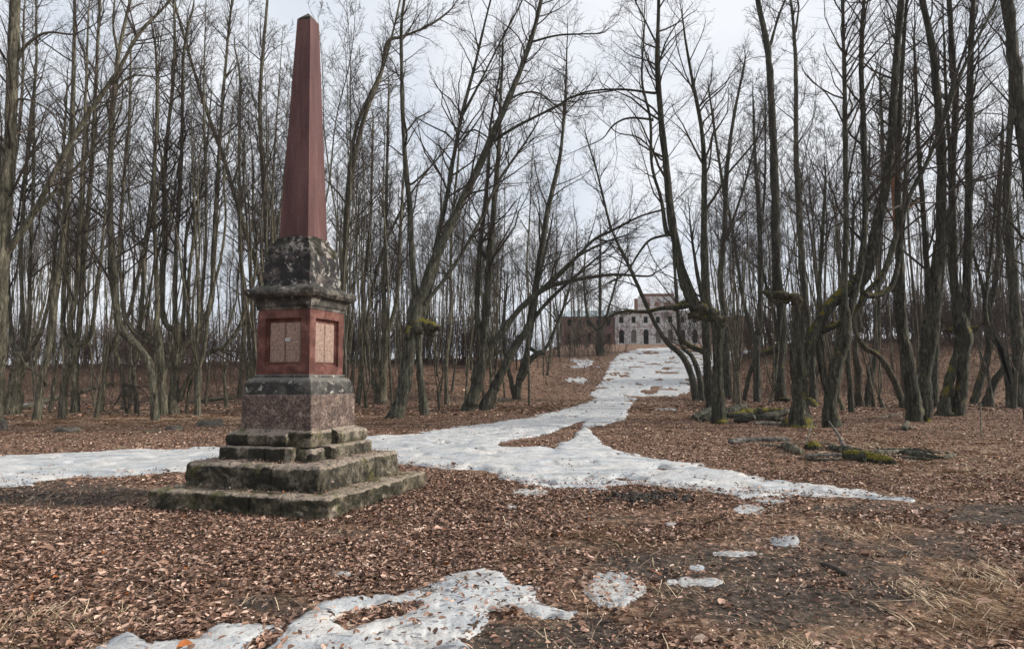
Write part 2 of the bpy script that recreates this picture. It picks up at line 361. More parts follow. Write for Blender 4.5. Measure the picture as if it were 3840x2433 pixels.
def red_stone(key, a, b_, c_, streak=True, bmp=.2, rough=.55):
    m, t, b = new_mat(key, rough, .22); p = coords(t); v = coords(t, (1, 1, .12))
    c = ramp(t, noise(t, 6, 6, .6, v if streak else p), [(.3, a), (.5, b_), (.72, c_)])
    c = mix(t, .7, c, ramp(t, noise(t, 30, 5, .7, p), [(.3, .7), (.7, 1.25)]), 'MULTIPLY')
    c = mix(t, ramp(t, noise(t, 1.7, 6, .7, v), [(.58, 0.), (.72, .5)]), c, (.035, .022, .022))
    c = mix(t, ramp(t, noise(t, 13, 5, .8, p), [(.70, 0.), (.74, .7)]), c, (.30, .22, .20))
    setc(t, b, c); bump(t, b, noise(t, 40, 6, .7, p), bmp, .01); M[key] = m
red_stone('red_shaft', (.060, .025, .024), (.095, .042, .039), (.16, .083, .073), rough=.62)
red_stone('red_die', (.055, .023, .018), (.108, .041, .032), (.21, .10, .08), streak=False, bmp=.5, rough=.7)
stone('panel_stone', [(.3, (.20, .135, .105)), (.5, (.29, .20, .16)), (.7, (.38, .28, .23))], 24, bmp=.45, rough=.9)
m, t, b = new_mat('paper', .8); setc(t, b, ramp(t, noise(t, 8, 3, .5, coords(t)), [(.3, (.38, .36, .35)), (.7, (.5, .48, .47))])); M['paper'] = m
m, t, b = new_mat('black_void', 1, 0); b.inputs['Base Color'].default_value = (.006, .006, .006, 1); M['void'] = m

exec_later = []
# ------------------------------------------------------------------ ground (one sheet to the horizon)
SNOWPATH = [(-60, 1712), (207, 1702), (400, 1690), (640, 1682), (845, 1677), (1000, 1669), (1387, 1640), (1595, 1618), (1834, 1590), (2009, 1560), (2121, 1534), (2225, 1505), (2215, 1480),
            (2262, 1420), (2290, 1360), (2320, 1325), (2400, 1308), (2500, 1303), (2600, 1320), (2690, 1318), (2830, 1311), (2830, 1316), (2710, 1356), (2640, 1400), (2600, 1455), (2560, 1478), (2392, 1492), (2360, 1531), (2344, 1571), (2209, 1607),
            (2248, 1658), (2312, 1698), (2488, 1730), (2711, 1770), (2807, 1794), (3030, 1818), (3221, 1842), (3349, 1858), (3470, 1869), (3420, 1886), (3126, 1866), (2950, 1858), (2838, 1869),
            (2631, 1842), (2392, 1818), (2233, 1831), (2041, 1826), (1914, 1818), (1866, 1778), (1595, 1754), (1480, 1738), (1300, 1745), (702, 1770), (478, 1783), (287, 1789), (96, 1810), (-60, 1822)]
PATHHOLE = [(1866, 1660), (2057, 1626), (2190, 1580), (2150, 1645), (2073, 1683), (1880, 1668)]
FORE = [(330, 2433), (423, 2394), (478, 2374), (558, 2402), (718, 2398), (813, 2342), (957, 2334), (1037, 2352), (1132, 2310), (1196, 2254), (1308, 2231), (1419, 2227), (1483, 2235), (1563, 2207), (1603, 2191),
        (1674, 2159), (1818, 2127), (1882, 2143), (1930, 2190), (2000, 2207), (2016, 2262), (2151, 2294), (2143, 2318), (2032, 2318), (1920, 2278), (1834, 2294), (1842, 2326), (1754, 2406), (1740, 2560), (200, 2560)]
FOREHOLE = [(1255, 2335), (1300, 2300), (1500, 2262), (1610, 2262), (1560, 2298), (1400, 2332), (1310, 2368)]
FOREHOLE2 = [(930, 2433), (1000, 2370), (1090, 2340), (1060, 2385), (985, 2433)]
SMALL = [('round', 2303, 2210, 118, 62, 'round patch of old snow in the bare soil beside the large front patch'),
         ('long', 2613, 2181, 105, 19, 'thin broken streak of snow on dark soil right of the round patch'),
         ('oval', 2944, 2027, 54, 20, 'small clean oval of snow on the brown ground at right'),
         ('thin', 2770, 2075, 80, 12, 'narrow ragged strip of snow just left of the small oval'),
         ('bit', 2618, 2127, 28, 15, 'tiny scrap of snow above the thin streak'),
         ('bit', 2518, 1967, 26, 9, 'small speck of snow farther back in the leaf litter'),
         ('bit', 2805, 1908, 58, 15, 'small snow patch just below the long snowy arm of the path'),
         ('bit', 2889, 1882, 64, 7, 'thin sliver of snow hugging the right arm of the path'),
         ('bit', 1284, 2151, 40, 14, 'lone scrap of snow among the leaves in front of the monument'),
         ('bit', 415, 1994, 30, 5, 'slender sliver of snow in the leaves left of the monument steps'),
         ('bit', 1990, 1845, 70, 14, 'snow scrap at the path edge behind the dark leaf bank'),
         ('bit', 1915, 1900, 20, 9, 'small snow spot in the leaves right of the monument'),
         ('bit', 2500, 1535, 42, 6, 'distant little patch of snow in the leaves right of the ramp foot'),
         ('bit', 2190, 1362, 46, 15, 'broken snow streaks on the leafy bank left of the ramp'),
         ('bit', 2150, 1425, 60, 9, 'lower broken snow streaks at the foot of the bank left of the ramp'),
         ('bit', 90, 1520, 110, 10, 'flat strip of snow behind the trees at the far left')]
DIRT = [(1900, 2400, 420, 90, .8), (1020, 2260, 330, 45, .6), (1250, 1990, 260, 26, .4), (3000, 2180, 900, 300, .62), (2200, 2050, 350, 60, .5), (700, 2280, 260, 40, .35), (150, 2010, 300, 40, .45), (180, 1850, 480, 60, .9), (2650, 2140, 640, 110, .85), (3450, 2060, 450, 120, .55), (2150, 2380, 300, 80, .9), (3750, 1930, 300, 60, .9), (2950, 2270, 600, 110, .8), (3500, 2330, 500, 130, .35), (2450, 1950, 500, 50, .45), (1100, 2290, 260, 40, .6), (3300, 1905, 600, 30, .6)]
STRAW = [(3500, 1800, 500, 90, .5), (3650, 2230, 420, 160, .9), (3000, 2370, 420, 80, .7), (3000, 1990, 600, 60, .5), (120, 2380, 380, 110, .8), (620, 1560, 900, 45, 1.), (2000, 1520, 500, 30, .8), (2200, 2000, 300, 60, .3), (2600, 1545, 500, 30, .3), (3400, 1700, 500, 60, .5)]
def blobs(u, v, L_):
    r = np.zeros_like(u)
    for (a, b_, ra, rb, s) in L_: r = np.maximum(r, s*np.clip(1.35-np.hypot((u-a)/ra, (v-b_)/rb), 0, 1))
    return r
def snow_sd(which, u, v, x, y):
    """signed distance in photo pixels with ragged melt edge"""
    d = np.maximum(np.hypot(x, y), 1)
    nz = fbm(x*.9, y*.9, o=5, s=21, g=.65)
    if which == 'path':
        s = poly_sd(u, v, SNOWPATH); s = np.minimum(s, -poly_sd(u, v, PATHHOLE))
        s = s+nz*F/d*(.30+.35*sst(30, 60, d))
        hole = fbm(x*.75+3, y*.55, o=5, s=77, g=.62); th_ = .40-.20*sst(48, 62, d); return np.minimum(s, (th_-hole)*F/d*1.3)
    if which == 'fore':
        s = poly_sd(u, v, FORE); s = np.minimum(s, -poly_sd(u, v, FOREHOLE)); s = np.minimum(s, -poly_sd(u, v, FOREHOLE2))
        return np.minimum(s+fbm(x*3.2, y*3.2, o=6, s=31, g=.72)*F/d*.12, (.47-fbm(x*1.6+5, y*1.6, o=6, s=79, g=.7))*F/d*.5)
    _, a, b_, ra, rb, _l = SMALL[which]
    q = np.hypot((u-a)/ra, (v-b_)/rb)
    big = which in (13, 14, 15)
    szm = ra/F*d; k = fbm(x/szm*1.3+which, y/szm*.9, o=6, s=41, g=.72)*1.5
    if which in (13, 14): k = fbm(x*1.2+which, y*.5, o=5, s=41, g=.7)*2.2-.1
    return (1-q+k*(.75 if which in (1, 3, 6, 7, 10, 13, 14) else .45))*min(ra, rb*2.2)
def build_ground():
    r = [0., .5, 1., 1.6, 2.2, 2.8, 3.2]
    while r[-1] < 60: r.append(r[-1]*1.0062)
    while r[-1] < 190: r.append(r[-1]*1.013)
    while r[-1] < 560: r.append(r[-1]*1.08)
    r = np.array(r)
    a = np.concatenate([np.linspace(-180, -60, 30, endpoint=False), np.linspace(-60, -38.5, 40, endpoint=False), np.linspace(-38.5, 38.5, 620, endpoint=False), np.linspace(38.5, 60, 40, endpoint=False), np.linspace(60, 180, 30, endpoint=False)])
    A, Rr = np.meshgrid(np.radians(a), r); X = np.sin(A)*Rr; Y = np.cos(A)*Rr
    Z = height(X, Y); far = sst(300, 1200, Rr)
    U, V = project(X, Y, Z); U = np.where(Y > .5, U, -9999)
    nr, na = X.shape; idx = np.arange(nr*na).reshape(nr, na)
    q = np.stack([idx[:-1], np.roll(idx, -1, 1)[:-1], np.roll(idx, -1, 1)[1:], idx[1:]], -1)
    dirt = blobs(U, V, DIRT); straw = blobs(U, V, STRAW)
    g = mesh_obj('ground', np.stack([X, Y, Z], -1).reshape(-1, 3), q[1:].reshape(-1, 4)[:, ::-1], M['ground'], attrs={'dirt': dirt.ravel(), 'straw': straw.ravel()})
    tag(g, kind='structure')
    Rm = Rr
    for which in ['path', 'fore']+list(range(len(SMALL))):
        vis = (Y > 2.8)&(Rr < 140)
        if which == 'path': vis &= (V < 1960)
        elif which == 'fore': vis &= (V > 2050)&(V < 2620)&(U < 2300)&(U > 100)
        else:
            _, ua, va, ra, rb, lb = SMALL[which]; vis &= (abs(U-ua) < ra*2.2+20)&(abs(V-va) < rb*2.4+12)
        sub = np.where(vis); sd = np.full(X.shape, -1e3)
        sd[sub] = snow_sd(which, U[sub], V[sub], X[sub], Y[sub])
        sdm = sd*Rm/F                                   # metres across the view
        th = {'path': .075, 'fore': .035}.get(which, .014)
        k = np.clip(sdm*(.42 if which == 'path' else .25), -.05, th)
        Zs = Z+np.where(k > 0, th*(1-np.exp(-k*2.2/th)), k)
        if which == 'path':
            rut = fbm(X*1.1, Y*.35, o=4, s=51); fp = np.clip(vnoise(X*2.6, Y*2.2, s=61)-.45, 0, 1)
            Zs = Zs+np.where(sdm > .1, .035*rut-.10*fp, 0)
        elif which == 'fore': Zs = Zs+np.where(sdm > .03, .010*fbm(X*5, Y*5, o=3, s=52), 0)
        vin = sdm > -.06*np.maximum(1, Rm*.05)
        qq = q[1:]; i0 = qq.reshape(-1, 4); keep = vin.ravel()[i0].any(1) & (vis.ravel()[i0].all(1))
        f = i0[keep]
        if not len(f): continue
        used, inv = np.unique(f, return_inverse=True); f = inv.reshape(f.shape)
        P = np.stack([X, Y, Zs], -1).reshape(-1, 3)[used]
        o = mesh_obj('snowy_path' if which == 'path' else 'snow_patch', P, f[:, ::-1], M['snow'])
        if which == 'path': tag(o, kind='structure')
        elif which == 'fore': tag(o, 'large ragged patch of melting snow at the front edge of the picture', 'snow patch', 'melting snow patches')
        else: tag(o, lb, 'snow patch', 'melting snow patches')
build_ground()

# ------------------------------------------------------------------ leaves and straw lying on the ground
MON = np.array([-3.017, 9.932]); MROT = 0.474-math.pi/4
def in_monument(x, y, m=0.):
    c, s = math.cos(-MROT), math.sin(-MROT); dx, dy = x-MON[0], y-MON[1]
    return (np.abs(dx*c-dy*s) < 1.344+m)&(np.abs(dx*s+dy*c) < 1.344+m)
def scatter(rng, n, d0, d1, ex=1.0):
    d = (d0**(2-ex)+(d1**(2-ex)-d0**(2-ex))*rng.random(n))**(1/(2-ex)) if ex != 2 else d0*(d1/d0)**rng.random(n)
    a = rng.uniform(-39.5, 39.5, n); x = np.tan(np.radians(a))*d; return x, d
def build_leaves():
    rng = np.random.default_rng(5)
    for (name, n, d0, d1, sz, lab, ex) in (('leaf_debris', 150000, 3.4, 17, .36, 'crumbled leaf bits strewn over the bare soil', .8), ('fallen_leaves', 230000, 3.4, 12, .72, 'dense litter of curled brown leaves round the monument', .6), ('fallen_leaves', 150000, 12, 34, .9, 'brown leaf litter under the trees behind the path', .7), ('fallen_leaves', 90000, 34, 95, 2.6, 'thin leaf litter on the far bank', .8)):
        x, y = scatter(rng, n, d0, d1, ex); z = height(x, y); u, v = project(x, y, z)
        dn = blobs(u, v, DIRT)+.5*fbm(x*1.2, y*1.2, o=4, s=71)
        sw_ = blobs(u, v, STRAW); pk = np.clip(1.08-1.9*dn-.4*sw_, .06, 1)*np.clip(1.0+.9*fbm(x*2.3, y*2.3, o=3, s=73), .35, 1)
        pk = np.clip(.30+.25*fbm(x*2, y*2, o=3, s=6), .05, 1) if name == 'leaf_debris' else pk; sn = np.maximum(poly_sd(u, v, SNOWPATH), poly_sd(u, v, FORE)); sn = np.where((poly_sd(u, v, PATHHOLE) > 0)|(poly_sd(u, v, FOREHOLE) > 0)|(poly_sd(u, v, FOREHOLE2) > 0), -9, sn)
        for s_ in SMALL[:12]: sn = np.maximum(sn, (1-np.hypot((u-s_[1])/s_[3], (v-s_[2])/s_[4]))*20)
        pk = np.where(sn > 0, (.02+.3*np.exp(-np.clip(sn, 0, 99)/9.)*np.where(v > 2080, .6, 1))+0*sn+.2*np.exp(-np.clip(sn, 0, 99)/9.)*np.clip(fbm(x*3, y*3, o=2, s=15)*2+.3, 0, 1)+np.where(v > 2080, .03, .16)*np.clip(fbm(x*.8, y*.8, o=3, s=16)*3-.5, 0, 1), pk)
        keep = (rng.random(n) < pk)&~in_monument(x, y, -.02); x, y, z, sn = x[keep], y[keep], z[keep], sn[keep]
        if name == 'leaf_debris':                                  # some settle on the monument's steps
            for h0, h1, zz, k_ in ((1.05, 1.33, .262, 1100), (.76, 1.02, .585, 900)):
                a_ = rng.uniform(h0, h1, k_); c_ = rng.uniform(-1, 1, k_)*a_; sd2 = rng.integers(0, 4, k_); lx = np.select([sd2 == 0, sd2 == 1, sd2 == 2], [a_, -a_, c_], c_); ly = np.select([sd2 == 0, sd2 == 1, sd2 == 2], [c_, c_, a_], -a_)
                cc, ss_ = math.cos(MROT), math.sin(MROT); x = np.append(x, MON[0]+lx*cc-ly*ss_); y = np.append(y, MON[1]+lx*ss_+ly*cc); z = np.append(z, np.full(k_, zz)); sn = np.append(sn, np.full(k_, -9.))
        n = len(x)
        z = z+rng.uniform(.002, .03, n)+np.where(sn > 0, .035, 0)
        L_ = (.013+.034*rng.beta(1.6, 2.2, n))*sz*np.where(rng.random(n) < .05, 1.6, 1)*1.08; Wd = L_*rng.uniform(.28, .8, n)
        az = rng.uniform(0, 6.283, n); nrm = np.stack([rng.normal(0, .38, n), rng.normal(0, .38, n), np.ones(n)], 1); nrm /= np.linalg.norm(nrm, axis=1, keepdims=True)
        t1 = np.stack([np.cos(az), np.sin(az), np.zeros(n)], 1); t1 -= (t1*nrm).sum(1, keepdims=True)*nrm; t1 /= np.linalg.norm(t1, axis=1, keepdims=True); t2 = np.cross(nrm, t1)
        cu = rng.uniform(-.3, .9, n)*Wd
        tpl = [(-1, 0, 0), (-.45, .85, 1), (.3, .8, 1), (1.05, 0, .2), (.3, -.8, 1), (-.45, -.85, 1), (-.45, 0, 0), (.3, 0, 0)]
        C = np.stack([x, y, z], 1); V = np.stack([C+t1*(a_*L_)[:, None]+t2*(b_*Wd*rng.uniform(.75, 1.15, n))[:, None]+nrm*(c_*cu)[:, None] for a_, b_, c_ in tpl], 1)
        i = np.arange(n)[:, None]*8
        q = np.concatenate([i+np.array([[6, 7, 2, 1]]), i+np.array([[5, 4, 7, 6]])]); tr = np.concatenate([i+np.array([[0, 6, 1]]), i+np.array([[0, 5, 6]]), i+np.array([[7, 3, 2]]), i+np.array([[4, 3, 7]])])
        pale = .12 if name == 'leaf_debris' else 0; rn = pale+np.clip(rng.beta(1.5, 1.9, n)+.10*fbm(x*.8, y*.8, o=3, s=8), 0, .96); rn = np.where(rng.random(n) < .004, 1., rn)
        V[:, :, 2] = np.maximum(V[:, :, 2], (z-.012)[:, None])
        o = mesh_obj(name, V.reshape(-1, 3), [q, tr], M['leaves'], smooth=False, attrs={'rnd': np.repeat(rn, 8)})
        tag(o, lab, 'leaves', kind='stuff')
    # straw
    bag = Bag(); n = 330000; x, y = scatter(rng, n, 3.4, 48, 1.15); z = height(x, y); u, v = project(x, y, z)
    sw = blobs(u, v, STRAW)+.25*fbm(x*1.5, y*1.5, o=3, s=91); cl = np.clip(fbm(x*1.9+9, y*1.9, o=3, s=95)*2.2+.25, 0, 1)
    sn = np.maximum(poly_sd(u, v, SNOWPATH), poly_sd(u, v, FORE))
    keep = (rng.random(n) < np.clip(sw*cl*1.5+.10*cl+.02, 0, 1))&(sn < 0)&~in_monument(x, y); x, y, z = x[keep], y[keep], z[keep]; n = len(x)
    az = vnoise(x*.7, y*.7, s=4)*3+rng.normal(0, .6, n)+.4; el = np.abs(rng.normal(.02, .09, n))
    D = np.stack([np.cos(az)*np.cos(el), np.sin(az)*np.cos(el), np.sin(el)], 1); Ln = rng.uniform(.08, .34, n)
    P = grow(rng, np.stack([x, y, z+.012], 1), D, Ln, 4, -.15, .055); P[:, :, 2] = np.maximum(P[:, :, 2], (z+.006)[:, None])
    Wd = rng.uniform(.0013, .0034, n)*np.clip(y/5.5, .8, 4)
    T = np.gradient(P, axis=1); Sd = np.cross(T, [0, .5, 1.]); Sd /= np.linalg.norm(Sd, axis=2, keepdims=True)+1e-9
    V = np.stack([P-Sd*Wd[:, None, None], P+Sd*Wd[:, None, None]], 2)  # n,4,2,3
    idx = np.arange(n*8).reshape(n, 4, 2); q = np.stack([idx[:, :-1, 0], idx[:, :-1, 1], idx[:, 1:, 1], idx[:, 1:, 0]], -1).reshape(-1, 4)
    o = mesh_obj('dry_grass', V.reshape(-1, 3), q, M['straw'], attrs={'rnd': np.repeat(rng.random(n), 8)}); tag(o, 'flattened dry straw coloured grass on the ground', 'grass', kind='stuff')
build_leaves()

# ------------------------------------------------------------------ monument
def sq(profile, n=40, spos=None, disp=None, step=.03):
    """square section swept through a (half, z) profile; n points per side"""
    pr = [profile[0]]
    for (h0, z0), (h1, z1) in zip(profile[:-1], profile[1:]):
        k = max(1, int(math.hypot(h1-h0, z1-z0)/step))
        for i in range(1, k+1): pr.append((h0+(h1-h0)*i/k, z0+(z1-z0)*i/k))
    s = np.linspace(-1, 1, n, endpoint=False) if spos is None else np.asarray(spos)[:-1]
    rows = []; info = []
    for h, z in pr:
        r = np.concatenate([np.stack([s*h, -h+0*s], 1), np.stack([h+0*s, s*h], 1), np.stack([-s*h, h+0*s], 1), np.stack([-h+0*s, -s*h], 1)])
        rows.append(np.concatenate([r, np.full((len(r), 1), z)], 1))
    V = np.array(rows); m = V.shape[1]; ss = np.tile(s, 4); face = np.repeat(np.arange(4), len(s))
    if disp is not None: V = disp(V, ss, face, np.array(pr))
    idx = np.arange(V.shape[0]*m).reshape(-1, m)
    q = np.stack([idx[:-1], np.roll(idx, -1, 1)[:-1], np.roll(idx, -1, 1)[1:], idx[1:]], -1).reshape(-1, 4)
    return V.reshape(-1, 3), q
def weathered(amp=.012, edge=.03, seed=0, chop=None, blocks=None, zr=None, chip=.5):
    def f(V, ss, face, pr):
        h = pr[:, 0][:, None]; x, y, z = V[..., 0].copy(), V[..., 1].copy(), V[..., 2].copy(); z0, z1 = zr or (pr[:, 1].min(), pr[:, 1].max())
        hm = pr[:, 0].max()
        n1 = fbm(x*2.2, y*2.2, z*3, o=4, s=seed); n2 = fbm(x*9, y*9, z*9, o=3, s=seed+5)
        inn = amp*(n1*1.4+n2*.7)                                     # + = outward
        outer = np.clip((np.maximum(abs(x), abs(y))-hm*.75)/(hm*.25+1e-6), 0, 1)
        # rounding of arrises
        ax = hm-abs(x); ay = hm-abs(y); dc = np.hypot(np.clip(edge*1.6-ax, 0, 9), np.clip(edge*1.6-ay, 0, 9))
        k = np.clip(n2*.5+n1+chip, 0, 1.6)
        corner = np.clip(dc-edge*1.3, 0, 1)*k
        top = np.clip(edge-(z1-z), 0, edge)*k*.8*(pr[:, 0][:, None] > hm*.9)
        sh = inn-corner-top-amp*1.6*np.clip(fbm(x*4.5, y*4.5, z*6, o=4, s=seed+9)-.12, 0, 1)
        if blocks is not None:
            for b in blocks: sh = sh-.02*np.exp(-((ss[None]-b)*hm/.011)**2)*1.6
        m = np.maximum(abs(x), abs(y))+1e-9; f_ = 1+sh*outer/m
        V[..., 0] = x*f_; V[..., 1] = y*f_
        V[..., 2] = z+(amp*.6*n1+amp*.5*n2)*(z > z0+.02)-np.where(z > z1-.02, np.clip(outer-.6, 0, 1)*edge*.5*k, 0)
        if chop:                                                       # broken front corner (+x,-y)
            sc_ = h/hm; a_ = chop[0]*sc_; b_ = chop[1]*sc_; X = V[..., 0].copy(); Y = V[..., 1].copy(); jit = 1+.10*n2
            tx = (X-(h-a_))/(a_+1e-9); fr = (face[None] == 0)&(tx > 0); tx = np.clip(tx, 0, 1)
            V[..., 0] = np.where(fr, h-a_*jit, V[..., 0]); V[..., 1] = np.where(fr, Y+b_*tx*jit, V[..., 1])
            ty = (Y+h)/(b_+1e-9); rg = (face[None] == 1)&(ty < 1); ty = np.clip(ty, 0, 1)
            V[..., 0] = np.where(rg, h-a_*(1-ty)*jit+(X-h)*ty, V[..., 0]); V[..., 1] = np.where(rg, -h+b_, V[..., 1])
        return V
    return f
MT = thing('obelisk_monument', 'tall red granite obelisk on a dark stepped stone pedestal beside the snowy path', 'monument', (MON[0], MON[1], 0), MROT)
def tier(name, profile, mat, **kw):
    n = kw.pop('n', 56); step = kw.pop('step', .03); label = kw.pop('label', None)
    V, q = sq(profile, n, disp=weathered(**kw), step=step); o = mesh_obj(name, V, q, M[mat], MT)
    if label: o['label'] = label
    return o
JL = (-.38, .22, .55)
tier('lower_step', [(1.36, -.25), (1.35, .235), (1.30, .255), (.0, .262)], 'limestone_low', n=190, step=.025, amp=.045, edge=.05, seed=1, blocks=(-.35, .18, .52), zr=(-.25, .255), label='lowest mossy limestone step with broken edges')
tier('upper_step', [(1.045, .20), (1.04, .53), (1.0, .575), (.0, .585)], 'limestone', n=160, step=.022, amp=.05, edge=.055, seed=2, blocks=(-.1, .3), label='second limestone step, dark and eroded')
tier('base_block', [(.76, .55), (.755, .75), (.74, .765), (.0, .77)], 'limestone', n=100, step=.025, amp=.02, edge=.04, seed=3, blocks=(-.45, .0, .35), chop=(.36, .42))
tier('base_core', [(.665, .56), (.655, .70), (.62, .745), (.0, .75)], 'limestone', n=100, step=.02, amp=.05, edge=.05, seed=33, label='broken rubble core showing at the missing corner')
tor = [(.70, .755)]+[(.62+.085*math.cos(a), .855+.095*math.sin(a)) for a in np.linspace(-1.2, 1.35, 10)]+[(.585, .965), (.57, .985), (.0, .985)]
tier('torus_moulding', tor, 'limestone', n=100, step=.02, amp=.016, edge=.03, seed=4, blocks=(-.5, -.06, .45), chop=(.42, .62), label='cracked rounded moulding with a missing front corner')
tier('torus_core', [(.60, .76), (.60, .93), (.57, .975), (.0, .98)], 'limestone_low', n=80, step=.02, amp=.03, edge=.03, seed=34, blocks=(.25,), label='green inner blocks behind the broken moulding')
tier('granite_plinth', [(.555, .97), (.556, 1.435), (.552, 1.449), (.0, 1.45)], 'granite', n=70, amp=.005, edge=.012, seed=5, step=.03, label='speckled brown granite plinth block')
prof = [(.545, 1.445), (.545, 1.50), (.535, 1.53)]+[(.535-.085*(1-math.cos(a)), 1.53+.14*math.sin(a)) for a in np.linspace(.1, math.pi/2, 8)]+[(.447, 1.69), (.445, 1.718), (0, 1.72)]
tier('base_moulding', prof, 'dark_stone', n=80, step=.02, amp=.008, edge=.018, seed=6, label='black stained moulding under the red die')
# die with recessed panels
zs = [1.716, 1.83, 1.834, 2.49, 2.494, 2.62]
sp = np.unique(np.round(np.concatenate([np.linspace(-1, -.69, 6), [-.68], np.linspace(-.66, .66, 24), [.68], np.linspace(.69, 1, 6)]), 4))
def dieprof():
    out = []
    for a, b_ in zip(zs[:-1], zs[1:]):
        k = max(1, int((b_-a)/.03)); out += [(.429, a+(b_-a)*i/k) for i in range(k)]
    return out+[(.429, 2.62), (.0, 2.622)]
def die_disp(V, ss, face, pr):
    V = weathered(.004, .012, 7)(V, ss, face, pr); z = pr[:, 1][:, None]; ins = (abs(ss)[None] < .675)&(z > 1.832)&(z < 2.492)&(pr[:, 0][:, None] > .4)
    step2 = (abs(ss)[None] < .61)&(z > 1.86)&(z < 2.46); d = np.where(ins, .030, 0)+np.where(ins & step2, .035, 0)
    nx = np.array([0, 1, 0, -1])[face]; ny = np.array([-1, 0, 1, 0])[face]
    V[..., 0] -= nx*d; V[..., 1] -= ny*d; return V
V, q = sq(dieprof(), spos=sp, disp=die_disp, step=9); mesh_obj('die', V, q, M['red_die'], MT, smooth=False)['label'] = 'brick red pedestal die with recessed panels'
def plate(name, w, h, d, mat, parent, loc, rz, amp=.004, seed=0, nx=26):
    nz_ = max(3, int(nx*h/w)); X, Z = np.meshgrid(np.linspace(-w/2, w/2, nx), np.linspace(-h/2, h/2, nz_)); Y = -d/2-amp*fbm(X*14, Z*14, o=4, s=seed)
    e = (np.minimum(w/2-abs(X), h/2-abs(Z)) < 1e-6); Vf = np.stack([X, np.where(e, d/2, Y), Z], -1).reshape(-1, 3); i = np.arange(X.size).reshape(X.shape)
    q_ = np.stack([i[:-1, :-1], i[:-1, 1:], i[1:, 1:], i[1:, :-1]], -1).reshape(-1, 4); o = mesh_obj(name, Vf, q_, M[mat], parent); o.location = loc; o.rotation_euler = (0, 0, rz); return o
for k in range(4):
    rz = k*math.pi/2; dd = .372; nrm = (math.sin(rz), -math.cos(rz))
    for s_ in (-1, 1):                                   # each panel is two slabs with an open seam
        w = .245; off = s_*.128
        o = plate('panel', w, .555, .016, 'panel_stone', MT, (nrm[0]*dd+math.cos(rz)*off, nrm[1]*dd+math.sin(rz)*off, 2.16), rz, seed=k*3+s_)
        o['label'] = 'rough pink stone slab set into the recessed panel'
o = plate('note', .085, .05, .004, 'paper', MT, (.045, -.388, 2.20), 0, .0005, 3, 6); o['label'] = 'small pale plate stuck on the left panel'
corn = [(.435, 2.615), (.435, 2.66), (.455, 2.665), (.455, 2.70)]+[(.455+.075*(1-math.cos(a)), 2.70+.085*math.sin(a)) for a in np.linspace(.2, 1.5, 7)]+[(.545, 2.79), (.548, 2.815), (.572, 2.82), (.578, 2.865), (.565, 2.885), (.45, 2.935), (.40, 2.955), (0, 2.96)]
tier('cornice', corn, 'cornice_stone', n=110, step=.018, amp=.020, edge=.045, seed=8, label='weathered grey cornice with broken moulded edges')
tier('upper_block', [(.405, 2.935), (.382, 2.98), (.372, 3.02), (.362, 3.36), (.358, 3.40), (.0, 3.405)], 'black_block', n=110, step=.018, amp=.042, edge=.05, seed=9, label='soot black block above the cornice')
tier('cap_moulding', [(.362, 3.385), (.358, 3.44), (.325, 3.50), (.29, 3.565), (.268, 3.61), (.262, 3.66), (.0, 3.665)], 'flaky_stone', n=90, step=.018, amp=.055, edge=.05, seed=10, label='flaking pale crust below the red shaft')
V, q = sq([(.243, 3.62), (.243, 3.621), (.112, 6.955), (.10, 6.965), (.004, 7.07)], 30, disp=weathered(.0022, .008, 12, chip=.1), step=.06)
o = mesh_obj('shaft', V, q, M['red_shaft'], MT); o['label'] = 'smooth dark red tapering shaft'
for p_ in o.data.polygons: p_.use_smooth = False
V, q = sq([(.1135, 6.90), (.1125, 6.958), (.102, 6.975), (.003, 7.085)], 16, disp=weathered(.004, .008, 14), step=.02)
mesh_obj('tip', V, q, M['flaky_stone'], MT)['label'] = 'pale worn pyramid tip'

# ------------------------------------------------------------------ traced trees
def stems_3d(base, stems, rng, drift=.1):
    """first stem starts on the ground at base; the others start on an earlier stem. photo pixels (u,v,width)"""
    bx, by, bz = ground_at(*base); px = []; out = []
    for si, st in enumerate(stems):
        st = [tuple(p) for p in st]; u0, v0 = st[0][:2]
        if si == 0 or not px: d0 = by
        else:
            al = np.concatenate(px); j = np.argmin(np.hypot(al[:, 0]-u0, al[:, 1]-v0)); d0 = al[j, 2]
            if abs(v0-base[1]) < 60: d0 = by
            elif 4 < math.hypot(al[j, 0]-u0, al[j, 1]-v0) < 70: st = [(al[j, 0], al[j, 1], st[0][2])]+st
        w = np.array([p[2] for p in st], float); uv = np.array([p[:2] for p in st], float)
        cum = np.concatenate([[0], np.cumsum(np.hypot(*np.diff(uv, axis=0).T))])/F*by
        k = rng.uniform(-drift, drift); dep = d0+k*cum*(1 if si else .5)
        P = at_depth(uv[:, 0], uv[:, 1], dep); Rr = w/2*dep/F*.83
        px.append(np.stack([uv[:, 0], uv[:, 1], dep], 1))
        if len(px[-1]) > 1:                             # densify for attachment
            tt = np.linspace(0, len(uv)-1, 40); px[-1] = np.stack([np.interp(tt, np.arange(len(uv)), px[-1][:, c]) for c in range(3)], 1)
        if v0 > base[1]-40 and (si == 0 or abs(v0-base[1]) < 60):   # root it in the soil
            P = np.concatenate([P[:1]+[[0, 0, 0]], P]); Rr = np.concatenate([Rr[:1], Rr]); zg = height(P[0, 0], P[0, 1]); P[0, 2] = min(zg, P[0, 2])-.15; P = P if P[1, 2] > P[0, 2]+.05 else np.delete(P, 1, 0); Rr = Rr[:len(P)]
            Rr[0] *= 1.65; Rr[1] *= 1.14
        out.append((P, Rr, uv))
    return (bx, by, bz), out
